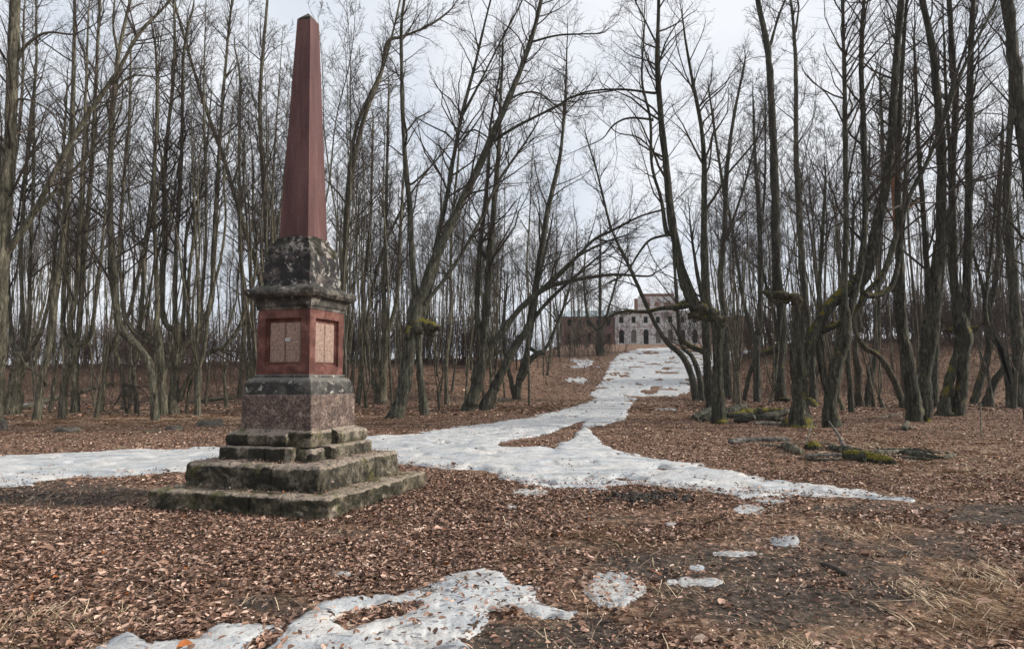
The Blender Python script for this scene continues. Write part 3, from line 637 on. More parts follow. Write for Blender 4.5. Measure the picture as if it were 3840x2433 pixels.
def extend_top(P, R, rng, L_):
    D = P[-1]-P[-2]; D /= np.linalg.norm(D); D[2] += .5; D /= np.linalg.norm(D); pts = [P[-1]]; n = 4
    for i in range(n): pts.append(pts[-1]+D*L_/n); D = D+rng.normal(0, .06, 3)+[0, 0, .08]; D /= np.linalg.norm(D)
    return np.concatenate([P, pts[1:]]), np.concatenate([R, R[-1]*np.linspace(.7, .12, n)])
def traced(label, base, stems, mat='bark', arms=(), broken=(), seed=0, cd=1.0, tip=True, group='old lime trees grown from low cut trunks', name='lime_tree', cat='tree', drift=.1, t0=.25, moss_arm=False):
    rng = np.random.default_rng(seed*13+7); allst = list(stems)+list(arms)+list(broken)
    (bx, by, bz), out = stems_3d(base, allst, rng, drift); root = thing(name, label, cat, (bx, by, bz), 0, group)
    tr = Bag(); cb = Bag(); ns, na = len(stems), len(arms); org = (bx, by, bz); px = by/F*3.75
    rmin = max(.0045, px*.12)
    for i, (P, R, uv) in enumerate(out):
        isb = i >= ns+na
        top = uv[-1, 1] <= 12
        if not isb and top: P, R = extend_top(P, R, rng, rng.uniform(3, 5.5))
        fat = R[-1] > .115 and not top
        if not isb and not top and not fat and tip: P, R = extend_top(P, R, rng, rng.uniform(1.2, 3.2)) if R[-1] > .012 else (P, R)
        P2, R2 = resample(P, R, .16 if by < 40 else .25)
        if isb:
            bb = Bag(); 
            w = rng.normal(0, .05, P2.shape); P2 = P2+w*np.linspace(.3, 1, len(P2))[:, None]; R2 = R2*np.clip(1+.26*rng.normal(0, 1, len(R2)), .55, 1.5)
            tubes(bb, P2[None], np.maximum(R2, .02)[None], 14, .85, seed+i, True)
            k_ = 7; j_ = rng.integers(0, len(P2), k_); tubes(bb, grow(rng, P2[j_], rng.normal(0, 1, (k_, 3))+[0, 0, .3], rng.uniform(.1, .35, k_)+R2[j_], 4, 0, .2), (R2[j_]*.45)[:, None]*np.array([1, .8, .5, .12]), 7, .4, seed, False)
            bb.obj('broken_limb', M['moss_heavy'], root, org)['label'] = 'broken limb with moss on top'; continue
        big = R2.max() > .06; tn = np.linspace(0, 1, len(P2)); zz_ = P2[:, 2]-bz
        if i and i < ns+na: R2 = R2*(1+.38*np.exp(-tn*len(P2)/3.))
        for _ in range(3 if big else 1):                    # burls and swellings on the old low part
            c_ = rng.uniform(.02, .6); R2 = R2*(1+rng.uniform(.06, .2)*np.exp(-((tn-c_)*len(P2)/2.8)**2)*(zz_ < 5.))
        P2 = P2+rng.normal(0, .055, P2.shape)*R2[:, None]*(zz_ < 5.5)[:, None]
        tubes(tr, P2[None], R2[None], 14 if big else 7, .42 if big else .14, seed*5+i, True)
        ln = np.linalg.norm(np.diff(P2, axis=0), axis=1).sum()
        if fat:
            continue
        z = P2[:, 2]; zt = 6.5+rng.uniform(-1.5, 1.5); cumz = np.interp(zt, np.maximum.accumulate(z), np.arange(len(z))/(len(z)-1)) if z[-1] > zt else .9
        tt0 = max(t0*.3, min(cumz, .92)) if i < ns else .15
        crown(cb, rng, P2, R2, tt0, 2.5*cd, (3.8 if R2[0] > .05 else 2.0)*(1 if i < ns else .8), 10, 3, rmin, .3, 60)
        if i < ns: # sparse low twigs
            crown(cb, rng, P2[:max(4, int(len(P2)*.5))], R2[:max(4, int(len(P2)*.5))], .35, .7*cd, .8, 4, 2, rmin, .5, 10)
    tr.obj('trunk', M[mat], root, org)
    if cb.n: cb.obj('crown', M['twig'], root, org, False)
    return root
Tt = traced
Tt('thick straight trunk cut by the left edge of the picture with arching side branches', (-25, 1600),
   [[(-25, 1600, 78), (-12, 1400, 66), (0, 1150, 62), (12, 900, 56), (32, 600, 50), (48, 300, 48), (52, 120, 46), (57, 0, 42)],
    [(15, 960, 26), (60, 900, 26), (130, 790, 25), (195, 665, 24), (250, 560, 23), (330, 430, 21), (440, 270, 18), (520, 130, 14), (640, 0, 10)],
    [(130, 800, 16), (240, 680, 15), (320, 590, 12), (410, 480, 9)]],
   arms=[[(58, 230, 18), (90, 180, 14), (140, 137, 12), (190, 122, 10), (270, 130, 7)], [(62, 375, 10), (110, 376, 9), (190, 420, 8), (245, 500, 5)]], seed=1)
Tt('low pollard at the far left with a fan of slender stems', (45, 1557),
   [[(45, 1557, 56), (55, 1450, 50), (72, 1370, 50), (78, 1320, 54)], [(62, 1335, 22), (40, 1230, 20), (28, 1000, 18), (45, 700, 15), (80, 400, 12), (90, 60, 8)],
    [(77, 1332, 20), (85, 1200, 18), (80, 900, 17), (110, 500, 14), (135, 250, 11), (135, 0, 8)], [(95, 1335, 20), (150, 1250, 18), (185, 1120, 16), (210, 900, 14), (235, 600, 12), (250, 350, 8)], [(85, 1320, 20), (108, 1220, 18), (112, 1000, 17), (125, 700, 14), (128, 420, 10)]], seed=2)
Tt('slim trunk leaning right between the far left pollard and the forked tree', (136, 1575),
   [[(136, 1575, 34), (158, 1426, 30), (183, 1298, 28), (200, 1180, 28), (215, 1050, 28), (240, 850, 28), (262, 600, 26), (272, 400, 21), (278, 180, 15), (280, 0, 12)]], arms=[[(180, 1440, 10), (100, 1370, 8)]], seed=3)
Tt('forked tree with four upright stems left of the bent trunk', (232, 1571),
   [[(232, 1571, 34), (240, 1480, 27), (246, 1405, 27), (277, 1341, 27), (293, 1256, 25), (302, 1150, 22), (318, 950, 20), (345, 600, 18), (360, 300, 14), (375, 0, 10)],
    [(272, 1310, 22), (240, 1262, 22), (238, 1100, 19), (250, 900, 16), (258, 700, 12)], [(276, 1290, 18), (264, 1213, 20), (286, 1085, 18), (300, 800, 16), (318, 450, 12), (330, 100, 9)],
    [(290, 1296, 18), (318, 1282, 20), (340, 1250, 20), (353, 1170, 17), (375, 1000, 14), (395, 800, 11), (408, 640, 8)]], seed=4)
Tt('plain short trunk just right of the forked tree', (281, 1545), [[(281, 1545, 34), (281, 1440, 29), (284, 1340, 28), (300, 1200, 20), (305, 1000, 17), (312, 700, 14), (325, 450, 10)]], seed=5)
Tt('crooked hooked stub with a slender stem behind the fallen trunk', (379, 1545),
   [[(379, 1545, 18), (390, 1440, 17), (398, 1362, 17), (420, 1290, 18), (443, 1251, 20), (485, 1170, 16), (520, 1020, 15), (560, 850, 14), (605, 660, 11), (620, 560, 8)]], arms=[[(440, 1255, 14), (432, 1310, 16), (455, 1380, 14), (460, 1440, 14), (468, 1517, 15)]], seed=6)
Tt('bent pale trunk with flaking bark that sweeps left then rises', (583, 1577),
   [[(583, 1577, 34), (577, 1500, 31), (573, 1426, 30), (558, 1362, 32), (535, 1320, 33), (505, 1285, 32), (464, 1250, 30), (444, 1200, 30), (434, 1106, 29), (421, 950, 27), (413, 700, 25), (420, 450, 23), (435, 300, 21), (447, 190, 18), (470, 80, 14), (490, 0, 11)]],
   arms=[[(436, 340, 12), (470, 300, 10), (520, 283, 8), (600, 290, 6)], [(445, 210, 12), (425, 100, 10), (430, 0, 8)]], seed=7)
Tt('trunk beside the pale bent one with a limb curling left', (613, 1556),
   [[(613, 1556, 36), (610, 1460, 33), (603, 1370, 33), (597, 1295, 32), (586, 1225, 24), (590, 1150, 20), (582, 900, 17), (578, 650, 16), (590, 400, 14), (585, 200, 10), (570, 100, 8)],
    [(596, 1296, 24), (560, 1282, 22), (530, 1270, 20), (490, 1228, 20), (466, 1179, 18), (460, 1106, 16), (448, 950, 15), (462, 700, 14), (485, 450, 12), (490, 200, 8)], [(590, 1290, 20), (545, 1250, 22), (520, 1240, 20), (535, 1130, 17), (545, 900, 14), (590, 720, 12)]], seed=8)
Tt('broad candelabra pollard with many stems just left of the monument', (647, 1553),
   [[(647, 1553, 48), (652, 1480, 38), (657, 1400, 36), (670, 1330, 38), (674, 1240, 42), (672, 1215, 34)],
    [(670, 1245, 26), (630, 1222, 24), (610, 1180, 20), (612, 1050, 18), (615, 900, 18), (620, 600, 17), (650, 300, 14), (655, 100, 11), (650, 0, 9)],
    [(672, 1230, 22), (656, 1170, 19), (662, 900, 18), (680, 600, 17), (690, 200, 13), (722, 40, 9)], [(680, 1235, 18), (690, 1150, 15), (697, 900, 14), (722, 800, 12), (752, 720, 11), (775, 560, 9), (790, 380, 6)],
    [(676, 1330, 26), (700, 1285, 26), (735, 1240, 28), (775, 1183, 26), (795, 1100, 22), (800, 950, 20), (815, 700, 18), (830, 450, 15), (850, 200, 12), (870, 0, 9)], [(712, 1260, 18), (705, 1180, 16), (712, 1000, 14), (740, 800, 11)]],
   arms=[[(672, 1500, 20), (690, 1450, 19), (715, 1405, 18), (755, 1345, 18), (790, 1318, 18), (843, 1298, 17), (886, 1243, 15), (924, 1157, 13), (955, 1040, 10), (965, 900, 7)], [(655, 1385, 20), (628, 1350, 20), (600, 1330, 18)]], seed=9, mat='bark')
Tt('long trunk leaning far to the left behind the monument', (1012, 1545),
   [[(1012, 1545, 30), (1010, 1400, 26), (995, 1200, 23), (972, 1030, 21), (930, 900, 19), (880, 730, 18), (830, 570, 18), (770, 400, 16), (720, 240, 14), (682, 110, 12), (652, 0, 10)]], seed=10)
Tt('upright tree seen directly behind the left side of the obelisk', (1045, 1535), [[(1045, 1535, 36), (1030, 1300, 28), (1005, 1000, 22), (992, 750, 20), (975, 400, 17), (990, 150, 14), (1003, 0, 11)]], seed=11)
Tt('slender tree in the gap just left of the pedestal', (899, 1492), [[(899, 1492, 22), (911, 1298, 18), (916, 1170, 18), (905, 950, 15), (897, 600, 13), (900, 300, 10), (880, 180, 7)]], seed=12)
Tt('big leaning tree right of the monument with a mossy broken stub', (1485, 1568),
   [[(1482, 1568, 68), (1512, 1460, 60), (1528, 1350, 54), (1545, 1250, 58), (1562, 1160, 62), (1600, 1060, 50), (1650, 930, 43), (1720, 780, 37), (1790, 640, 34), (1850, 500, 31), (1900, 390, 27), (1960, 240, 24), (2000, 120, 20), (2030, 0, 17)],
    [(1560, 1150, 34), (1547, 1000, 28), (1537, 800, 25), (1520, 600, 22), (1508, 350, 18), (1505, 100, 14), (1515, 0, 12)], [(1610, 1060, 28), (1640, 900, 22), (1680, 720, 20), (1700, 600, 19), (1730, 440, 17), (1780, 250, 13), (1820, 80, 10), (1840, 0, 8)],
    [(1590, 1140, 18), (1700, 1000, 17), (1800, 830, 14), (1870, 680, 12), (1970, 535, 9), (2010, 470, 6)]],
   arms=[[(1735, 430, 12), (1800, 310, 11), (1870, 170, 9), (1950, 20, 7)], [(1845, 530, 14), (1950, 468, 13), (2090, 398, 11), (2150, 362, 9), (2300, 340, 6)], [(1905, 378, 10), (1960, 350, 9), (2020, 350, 8), (2080, 392, 5)], [(2005, 155, 10), (2100, 132, 9), (2250, 126, 6)], [(1740, 500, 8), (1780, 488, 8), (1840, 520, 6)], [(1545, 690, 10), (1620, 620, 8), (1700, 520, 6)]],
   broken=[[(1530, 1245, 50), (1560, 1222, 66), (1600, 1216, 52), (1628, 1224, 44), (1652, 1240, 22)], [(1600, 1225, 34), (1618, 1246, 26), (1622, 1262, 12)]], mat='bark_dark', seed=13, t0=.4)
Tt('straight short trunk close behind the big leaning tree', (1592, 1556), [[(1592, 1556, 40), (1584, 1480, 31), (1575, 1380, 30), (1570, 1290, 28), (1590, 1180, 18), (1640, 1000, 14), (1680, 850, 10)]], mat='bark_dark', seed=14)
Tt('dark clump of leaning stems whose boughs arch right over the path', (1760, 1540),
   [[(1760, 1540, 62), (1785, 1450, 52), (1805, 1360, 48), (1815, 1290, 46), (1822, 1200, 34), (1835, 1000, 31), (1850, 800, 26), (1868, 600, 20), (1875, 420, 14), (1885, 200, 9)],
    [(1808, 1290, 28), (1790, 1200, 25), (1792, 1050, 22), (1802, 900, 19), (1830, 650, 17), (1838, 480, 12), (1870, 300, 8)]],
   arms=[[(1820, 1310, 34), (1870, 1262, 30), (1930, 1180, 28), (1990, 1120, 26), (2070, 1070, 20), (2180, 1045, 15), (2300, 1030, 12), (2430, 1036, 8)], [(2050, 1078, 16), (2130, 1000, 15), (2220, 905, 13), (2300, 862, 12), (2400, 812, 9), (2500, 780, 6)],
         [(1960, 1150, 18), (2080, 1040, 15), (2170, 960, 12), (2290, 900, 8), (2360, 880, 5)]], mat='bark_dark', seed=15, cd=.8)
Tt('leaning trunk crossing in front of the arching clump', (1812, 1538),
   [[(1812, 1538, 44), (1860, 1440, 42), (1930, 1305, 36), (1985, 1215, 36), (2008, 1090, 31), (2030, 940, 27), (2062, 750, 22), (2098, 600, 18), (2118, 400, 13), (2125, 220, 8)], [(1985, 1215, 20), (2050, 1135, 16), (2130, 1060, 13), (2200, 1000, 10), (2280, 930, 7)]], mat='bark_dark', seed=16)
Tt('small V shaped tree with a stubbed right fork at the edge of the bank', (1938, 1496),
   [[(1940, 1496, 32), (1948, 1420, 27), (1962, 1370, 25), (1985, 1280, 22), (2000, 1190, 18), (2020, 1050, 14), (2060, 880, 10)], [(1932, 1496, 22), (1912, 1410, 18), (1897, 1345, 17), (1888, 1230, 13), (1900, 1080, 10)], [(2035, 1318, 15), (2085, 1225, 14), (2130, 1100, 11), (2150, 1000, 8)]],
   arms=[[(1955, 1420, 24), (1985, 1355, 24), (2015, 1325, 24), (2045, 1320, 24)]], mat='bark_dark', seed=17)
Tt('multi stemmed tree standing right behind the pedestal', (1432, 1512),
   [[(1432, 1512, 42), (1438, 1400, 34), (1446, 1270, 32), (1440, 1100, 19), (1446, 850, 15), (1452, 600, 13), (1458, 350, 9)], [(1448, 1260, 24), (1488, 1120, 18), (1500, 900, 15), (1510, 700, 11)], [(1425, 1500, 24), (1392, 1400, 20), (1372, 1260, 18), (1362, 1100, 16), (1388, 850, 13), (1398, 500, 9)]], seed=18)
Tt('tree bending right above the pedestal with an elbowed top branch', (1290, 1530),
   [[(1290, 1530, 36), (1285, 1200, 28), (1300, 850, 24), (1325, 620, 21), (1370, 430, 19), (1430, 270, 17), (1455, 158, 16), (1510, 138, 12), (1612, 95, 10), (1685, 42, 7)], [(1292, 900, 20), (1310, 640, 18), (1345, 450, 15), (1420, 285, 12), (1468, 140, 10), (1500, 0, 8)]], seed=19)
Tt('thin dark tree slanting right near the pedestal corner', (1342, 1512), [[(1342, 1512, 18), (1352, 1400, 17), (1372, 1220, 14), (1430, 960, 12), (1520, 760, 10), (1620, 620, 7)]], seed=20)
Tt('thin straight tree between the leaning tree and the arching clump', (1675, 1518), [[(1675, 1518, 18), (1674, 1350, 16), (1690, 1200, 15), (1692, 900, 13), (1718, 600, 9)]], seed=21)
Tt('small bare pollard in front of the ruined house', (2252, 1332), [[(2252, 1334, 34), (2250, 1290, 30), (2250, 1240, 32)], [(2242, 1240, 14), (2205, 1190, 12), (2190, 1060, 9), (2196, 930, 6)], [(2250, 1235, 15), (2250, 1050, 12), (2252, 880, 7)], [(2258, 1235, 12), (2290, 1130, 9), (2330, 980, 6)]], mat='bark_dark', seed=22, cd=1.0)
Tt('thin double trunk bowing left across the view of the house', (2615, 1502),
   [[(2612, 1502, 32), (2592, 1410, 26), (2563, 1340, 25), (2500, 1282, 21), (2450, 1200, 18), (2400, 1090, 16), (2350, 980, 14), (2290, 850, 12), (2240, 650, 9), (2200, 520, 6)], [(2634, 1500, 24), (2622, 1410, 22), (2595, 1335, 20), (2555, 1290, 18), (2540, 1150, 16), (2530, 1000, 13), (2520, 850, 10)]], mat='bark_dark', seed=23)
Tt('tall pollard right of the ramp with a mossy broken crown and long left branch', (2700, 1588),
   [[(2700, 1588, 56), (2696, 1480, 47), (2690, 1330, 47), (2692, 1200, 54)], [(2610, 1160, 42), (2562, 1050, 40), (2532, 900, 37), (2515, 800, 36), (2500, 650, 31), (2480, 450, 27), (2465, 250, 24), (2468, 100, 18), (2470, 0, 15)],
    [(2660, 1180, 32), (2645, 1050, 34), (2640, 800, 28), (2640, 600, 24), (2625, 450, 19), (2592, 280, 14), (2570, 150, 10)], [(2622, 1155, 18), (2585, 1060, 18), (2560, 990, 12)],
    [(2500, 870, 18), (2480, 750, 15), (2445, 620, 13), (2438, 450, 12), (2408, 300, 10), (2415, 120, 7)]],
   arms=[[(2512, 880, 12), (2440, 898, 11), (2395, 950, 10), (2350, 1020, 8)], [(2452, 350, 11), (2330, 336, 10), (2200, 345, 8), (2110, 380, 5)], [(2450, 450, 11), (2360, 443, 9), (2300, 470, 8), (2260, 520, 5)], [(2560, 1150, 20), (2480, 1155, 17), (2420, 1168, 15), (2340, 1168, 12), (2280, 1190, 8), (2255, 1225, 5)], [(2470, 180, 9), (2400, 40, 7), (2380, 0, 5)], [(2480, 600, 8), (2400, 520, 7), (2320, 500, 5)]],
   broken=[[(2706, 1225, 66), (2680, 1188, 70), (2640, 1160, 56), (2596, 1132, 46), (2560, 1140, 30), (2530, 1156, 16)], [(2640, 1190, 40), (2600, 1180, 30), (2575, 1200, 14)]], mat='bark_moss', seed=24, t0=.35)
Tt('darker twin trunk pressed against the tall pollard right of the ramp', (2664, 1530), [[(2664, 1530, 36), (2652, 1380, 34), (2648, 1220, 38), (2640, 1150, 24), (2610, 1000, 14), (2590, 850, 9)]], arms=[[(2645, 1320, 20), (2590, 1300, 18), (2555, 1270, 14)]], mat='bark_moss', seed=25)
Tt('tall tree rising behind the tall pollard, forking high up', (2730, 1490), [[(2730, 1490, 34), (2720, 1250, 28), (2702, 1050, 26), (2718, 850, 22), (2725, 650, 18), (2750, 450, 14), (2790, 250, 10)], [(2720, 760, 14), (2690, 560, 12), (2660, 350, 8)], [(2722, 900, 14), (2790, 700, 10), (2840, 500, 6)]], mat='bark_dark', seed=26)
Tt('slim Y shaped tree on the bank foot right of the ramp', (2840, 1507), [[(2840, 1507, 32), (2838, 1380, 30), (2838, 1270, 28), (2850, 1180, 25), (2850, 900, 21), (2832, 600, 14), (2825, 400, 9)], [(2830, 1270, 20), (2792, 1150, 16), (2760, 950, 13), (2735, 800, 9)], [(2850, 900, 12), (2868, 700, 10), (2870, 400, 7)]], mat='bark_dark', seed=27)
Tt('mossy armed tree with a tall pale stem forking at the top', (2930, 1502),
   [[(2930, 1502, 52), (2917, 1400, 46), (2933, 1300, 44), (2930, 1150, 41), (2916, 1050, 42), (2910, 900, 39), (2905, 700, 36), (2896, 450, 32), (2880, 200, 28), (2853, 60, 25), (2842, 0, 22)], [(2932, 1290, 20), (2905, 1190, 17), (2868, 1050, 12)]],
   arms=[[(2886, 175, 13), (2920, 60, 11), (2945, 0, 8)], [(2935, 1280, 28), (2890, 1315, 24), (2840, 1335, 22), (2812, 1400, 20), (2790, 1502, 18)]], mat='bark_moss', seed=28)
Tt('stout front pollard with a hollow broken head and a great mossy arm to the right', (2998, 1602),
   [[(2998, 1602, 86), (3000, 1520, 68), (2996, 1400, 62), (2990, 1300, 60), (2988, 1200, 54), (2990, 1120, 46)], 
    [(3010, 1400, 50), (3035, 1300, 48), (3065, 1225, 48), (3110, 1145, 52), (3180, 1085, 60), (3235, 1035, 60), (3268, 950, 47), (3298, 800, 42), (3330, 650, 38), (3350, 400, 34), (3362, 200, 31), (3380, 0, 26)],
    [(3070, 1245, 26), (3140, 1215, 23), (3210, 1168, 25), (3250, 1100, 28), (3310, 1030, 25), (3350, 920, 23), (3410, 740, 20), (3480, 600, 17), (3550, 420, 16), (3620, 240, 14), (3700, 80, 11), (3735, 0, 9)],
    [(3240, 1108, 24), (3290, 1108, 22), (3330, 1090, 22), (3362, 1020, 22), (3385, 850, 18), (3398, 620, 14), (3420, 400, 10)]],
   broken=[[(2998, 1150, 70), (2975, 1118, 66), (2940, 1108, 46), (2905, 1106, 34), (2868, 1096, 16)], [(2950, 1130, 26), (2915, 1135, 18), (2890, 1128, 8)]], mat='bark_moss', seed=29, t0=.4, cd=.6)
Tt('straight slim tree rising just behind the hollow headed pollard', (3050, 1512), [[(3050, 1512, 34), (3040, 1300, 28), (3016, 1100, 30), (3000, 850, 27), (2986, 600, 22), (2985, 300, 18), (2976, 100, 14), (2965, 0, 10)]], arms=[[(2984, 120, 10), (2995, 30, 8), (2990, 0, 6)]], mat='bark_dark', seed=30)
Tt('mossy footed trunk leaning right of the stout front pollard', (3115, 1602),
   [[(3115, 1602, 74), (3110, 1520, 50), (3118, 1460, 50), (3138, 1365, 56), (3168, 1270, 58), (3172, 1190, 46), (3168, 1080, 26), (3172, 800, 23), (3168, 400, 19), (3160, 0, 14)], [(3105, 1470, 26), (3088, 1400, 28), (3074, 1312, 28), (3070, 1180, 20), (3080, 950, 16), (3095, 700, 12)], [(3180, 1200, 26), (3225, 1010, 28), (3245, 800, 26), (3238, 500, 24), (3230, 200, 20), (3240, 0, 16)]], mat='bark_moss', seed=31)
Tt('thin trunk with a dark foot right of the mossy footed one', (3193, 1546), [[(3193, 1546, 24), (3186, 1440, 20), (3180, 1320, 20), (3190, 1100, 16), (3200, 800, 12)]], mat='bark_moss', seed=32)
Tt('trunk wrapped in bright green moss among the right hand trees', (3223, 1524), [[(3223, 1524, 32), (3220, 1450, 26), (3217, 1390, 34), (3208, 1300, 24), (3228, 1150, 18), (3240, 900, 15), (3260, 600, 10)]], mat='moss_heavy', seed=33)
Tt('grey trunk curving right beside the moss wrapped one', (3251, 1524), [[(3251, 1524, 30), (3262, 1440, 27), (3279, 1334, 26), (3290, 1150, 24), (3300, 900, 20), (3310, 600, 16), (3300, 300, 10)]], mat='bark_dark', seed=34)
Tt('slanting mossy stem running down to the right', (3390, 1530), [[(3390, 1530, 24), (3357, 1434, 22), (3298, 1338, 21), (3240, 1300, 22), (3202, 1222, 18), (3190, 1050, 12)]], mat='moss_heavy', seed=35)
Tt('thick upright trunk at the front of the right hand group', (3435, 1580), [[(3435, 1580, 72), (3416, 1450, 54), (3392, 1300, 52), (3376, 1180, 50), (3372, 1083, 46), (3375, 900, 33), (3368, 700, 28), (3375, 400, 22), (3390, 150, 16), (3400, 0, 12)]], broken=[[(3385, 1110, 30), (3365, 1075, 28), (3350, 1062, 14)]], mat='bark_moss', seed=36)
Tt('tall dark trunk with a knotted waist right of the thick upright one', (3457, 1569), [[(3460, 1569, 62), (3468, 1390, 50), (3495, 1200, 62), (3503, 1056, 50), (3525, 900, 46), (3530, 600, 42), (3520, 420, 35), (3500, 200, 32), (3470, 50, 27), (3460, 0, 25)], [(3485, 1150, 26), (3466, 850, 22), (3442, 500, 17), (3430, 200, 11)], [(3535, 430, 16), (3600, 240, 12), (3660, 60, 8)]], mat='bark_moss', seed=37)
Tt('slim stem half hidden behind the knotted trunk', (3502, 1530), [[(3502, 1530, 34), (3507, 1334, 30), (3520, 1150, 22), (3548, 900, 16)]], mat='bark_moss', seed=38)
Tt('two legged pollard with a mossy arm and several tall stems at right', (3590, 1558),
   [[(3592, 1558, 56), (3607, 1417, 45), (3612, 1290, 66), (3602, 1200, 62), (3576, 1050, 37), (3570, 700, 32), (3583, 400, 28), (3570, 200, 25), (3560, 0, 21)], [(3535, 1552, 46), (3556, 1434, 38), (3592, 1330, 44), (3605, 1260, 50)],
    [(3618, 1190, 38), (3630, 900, 35), (3636, 500, 30), (3640, 200, 27), (3650, 0, 23)], [(3570, 700, 18), (3550, 400, 14), (3540, 150, 9)]],
   arms=[[(3700, 1215, 18), (3695, 1130, 15), (3715, 950, 12), (3740, 700, 8)]], broken=[[(3612, 1255, 40), (3650, 1232, 24), (3680, 1218, 20), (3703, 1212, 16)], [(3560, 1240, 24), (3530, 1215, 26), (3515, 1190, 18)]], mat='bark_moss', seed=39)
Tt('bowed trunk behind the two legged pollard', (3650, 1514), [[(3650, 1514, 30), (3680, 1410, 28), (3712, 1300, 26), (3705, 1200, 22), (3740, 1000, 20), (3745, 800, 18), (3760, 500, 13)], [(3712, 1300, 18), (3690, 1100, 15), (3650, 950, 10)]], mat='bark_moss', seed=40)
Tt('slanting prop like stem leaning onto the hollow trunk', (3696, 1524), [[(3696, 1524, 34), (3730, 1434, 28), (3768, 1378, 26), (3790, 1330, 20)]], mat='bark_dark', seed=41, cd=.3)
hol = Tt('split hollow trunk with a black cleft near the right edge', (3808, 1527), [[(3815, 1527, 74), (3822, 1440, 62), (3820, 1390, 58), (3805, 1150, 42), (3784, 850, 35), (3776, 700, 30), (3790, 400, 22), (3790, 100, 14)], [(3795, 1527, 32), (3778, 1400, 30), (3750, 1300, 30), (3724, 1250, 26), (3712, 1170, 14)]], mat='bark_dark', seed=42)
bb = Bag(); by_ = hol.location.y; Pc = at_depth(np.array([3733, 3752, 3772, 3790.]), np.array([1265, 1310, 1380, 1440.]), by_-.22); tubes(bb, *[a[None] for a in resample(Pc, np.array([.02, .10, .09, .02]), .1)], 8, .2, 3, True)
bb.obj('cleft', M['void'], hol, tuple(hol.location))
Tt('heavy trunk cut by the upper right corner of the picture', (3885, 1575), [[(3885, 1575, 70), (3890, 1300, 60), (3875, 900, 50), (3850, 650, 46), (3832, 480, 46), (3822, 380, 52), (3802, 200, 50), (3776, 0, 44)], [(3815, 400, 22), (3790, 470, 20), (3780, 600, 20), (3775, 760, 22)]], mat='bark_dark', seed=43)

# ------------------------------------------------------------------ wood behind: prototypes and copies
def proto_tree(seed, h, nst, lean, mat, brush=1.):
    rng = np.random.default_rng(seed); tr = Bag(); cb = Bag(); fork = rng.uniform(.6, 2.8) if nst > 1 else 0
    base = np.array([0, 0, -.2])
    head = np.array([rng.normal(0, .15), rng.normal(0, .15), max(fork, .3)])
    r0 = .068+.020*nst+rng.uniform(0, .022)
    if nst > 1:
        P, R = resample(np.array([base, head*.5, head]), np.array([r0*1.35, r0, r0*1.05]), .25); tubes(tr, P[None], R[None], 8, .25, seed)
    for k in range(nst):
        a = k*6.283/nst+rng.uniform(-.5, .5); sp__ = rng.uniform(.3, .95) if nst > 1 else 0
        d = np.array([math.cos(a), math.sin(a), 0]); hk = h*rng.uniform(.78, 1.0); pts = [head if nst > 1 else base]
        r = r0*rng.uniform(.42, .62) if nst > 1 else r0*1.1
        if nst > 1: pts.append(head+d*sp__*.5+[0, 0, 1.2])
        ln = d*rng.uniform(0, lean)+rng.normal(0, lean*.3, 3)*[1, 1, 0]; b0 = pts[-1]; m = 6
        wob = rng.normal(0, .16, (m, 3)).cumsum(0)*[1, 1, 0]
        for i in range(m): tt = (i+1)/m; pts.append(b0+d*sp__*.4*min(1, tt*2)+ln*tt*hk*.08+wob[i]+[0, 0, (hk-b0[2])*tt])
        R = r*np.interp(np.linspace(0, 1, len(pts)), [0, .6, 1], [1, .68, .12]); P2, R2 = resample(np.array(pts), R, .7)
        tubes(tr, P2[None], R2[None], 7, .12, seed+k)
        crown(cb, rng, P2, R2, .5, 2.2*brush, 3.0, 8, 3, .0085, .5, 32)
        crown(cb, rng, P2[:len(P2)//2], R2[:len(P2)//2], .15, .5*brush, 1.0, 4, 2, .0065, .5, 6)
    t_ = tr.obj('trunk', M[mat]); c_ = cb.obj('crown', M['twig'], smooth=False)
    md = (t_.data, c_.data); bpy.data.objects.remove(t_); bpy.data.objects.remove(c_); return md
PT = [proto_tree(100+i, h, n, l, 'bark_far' if i % 2 else 'bark', 1.0) for i, (h, n, l) in enumerate([(26, 1, .6), (24, 2, 1.), (25, 3, 1.), (23, 4, 1.2), (27, 1, .4), (24, 1, 1.0), (22, 5, 1.2), (26, 2, .6), (20, 3, 1.), (25, 2, .8)])]
def place_tree(i, x, y, sc, rz, label, group, name='lime_tree'):
    z = float(height(x, y)); r = thing(name, label, 'tree', (x, y, z), rz, group); r.scale = (sc, sc, sc)
    for nm, me in zip(('trunk', 'crown'), PT[i]):
        o = bpy.data.objects.new(nm, me); COL.objects.link(o); o.parent = r
    return r
rng = np.random.default_rng(77); placed = []
KIND = ['tall single stemmed', 'twin stemmed', 'three stemmed', 'four stemmed', 'very tall straight', 'slightly leaning single', 'bushy five stemmed', 'high twin stemmed', 'low three stemmed', 'slim twin stemmed']
BINS = [(-900, 110, 'behind the far left pollard'), (110, 330, 'behind the forked tree'), (330, 560, 'behind the bent pale trunk'), (560, 800, 'behind the candelabra pollard'), (800, 1130, 'behind the pedestal'), (1130, 1400, 'just right of the obelisk'),
        (1400, 1720, 'behind the big leaning tree'), (1720, 2110, 'behind the arching dark clump'), (2110, 2420, 'before the ruined house'), (2420, 2700, 'right behind the ramp'), (2700, 2960, 'behind the mossy tree'),
        (2960, 3250, 'behind the hollow headed pollard'), (3250, 3480, 'behind the thick upright trunk'), (3480, 3680, 'behind the two legged pollard'), (3680, 5000, 'behind the split hollow trunk')]
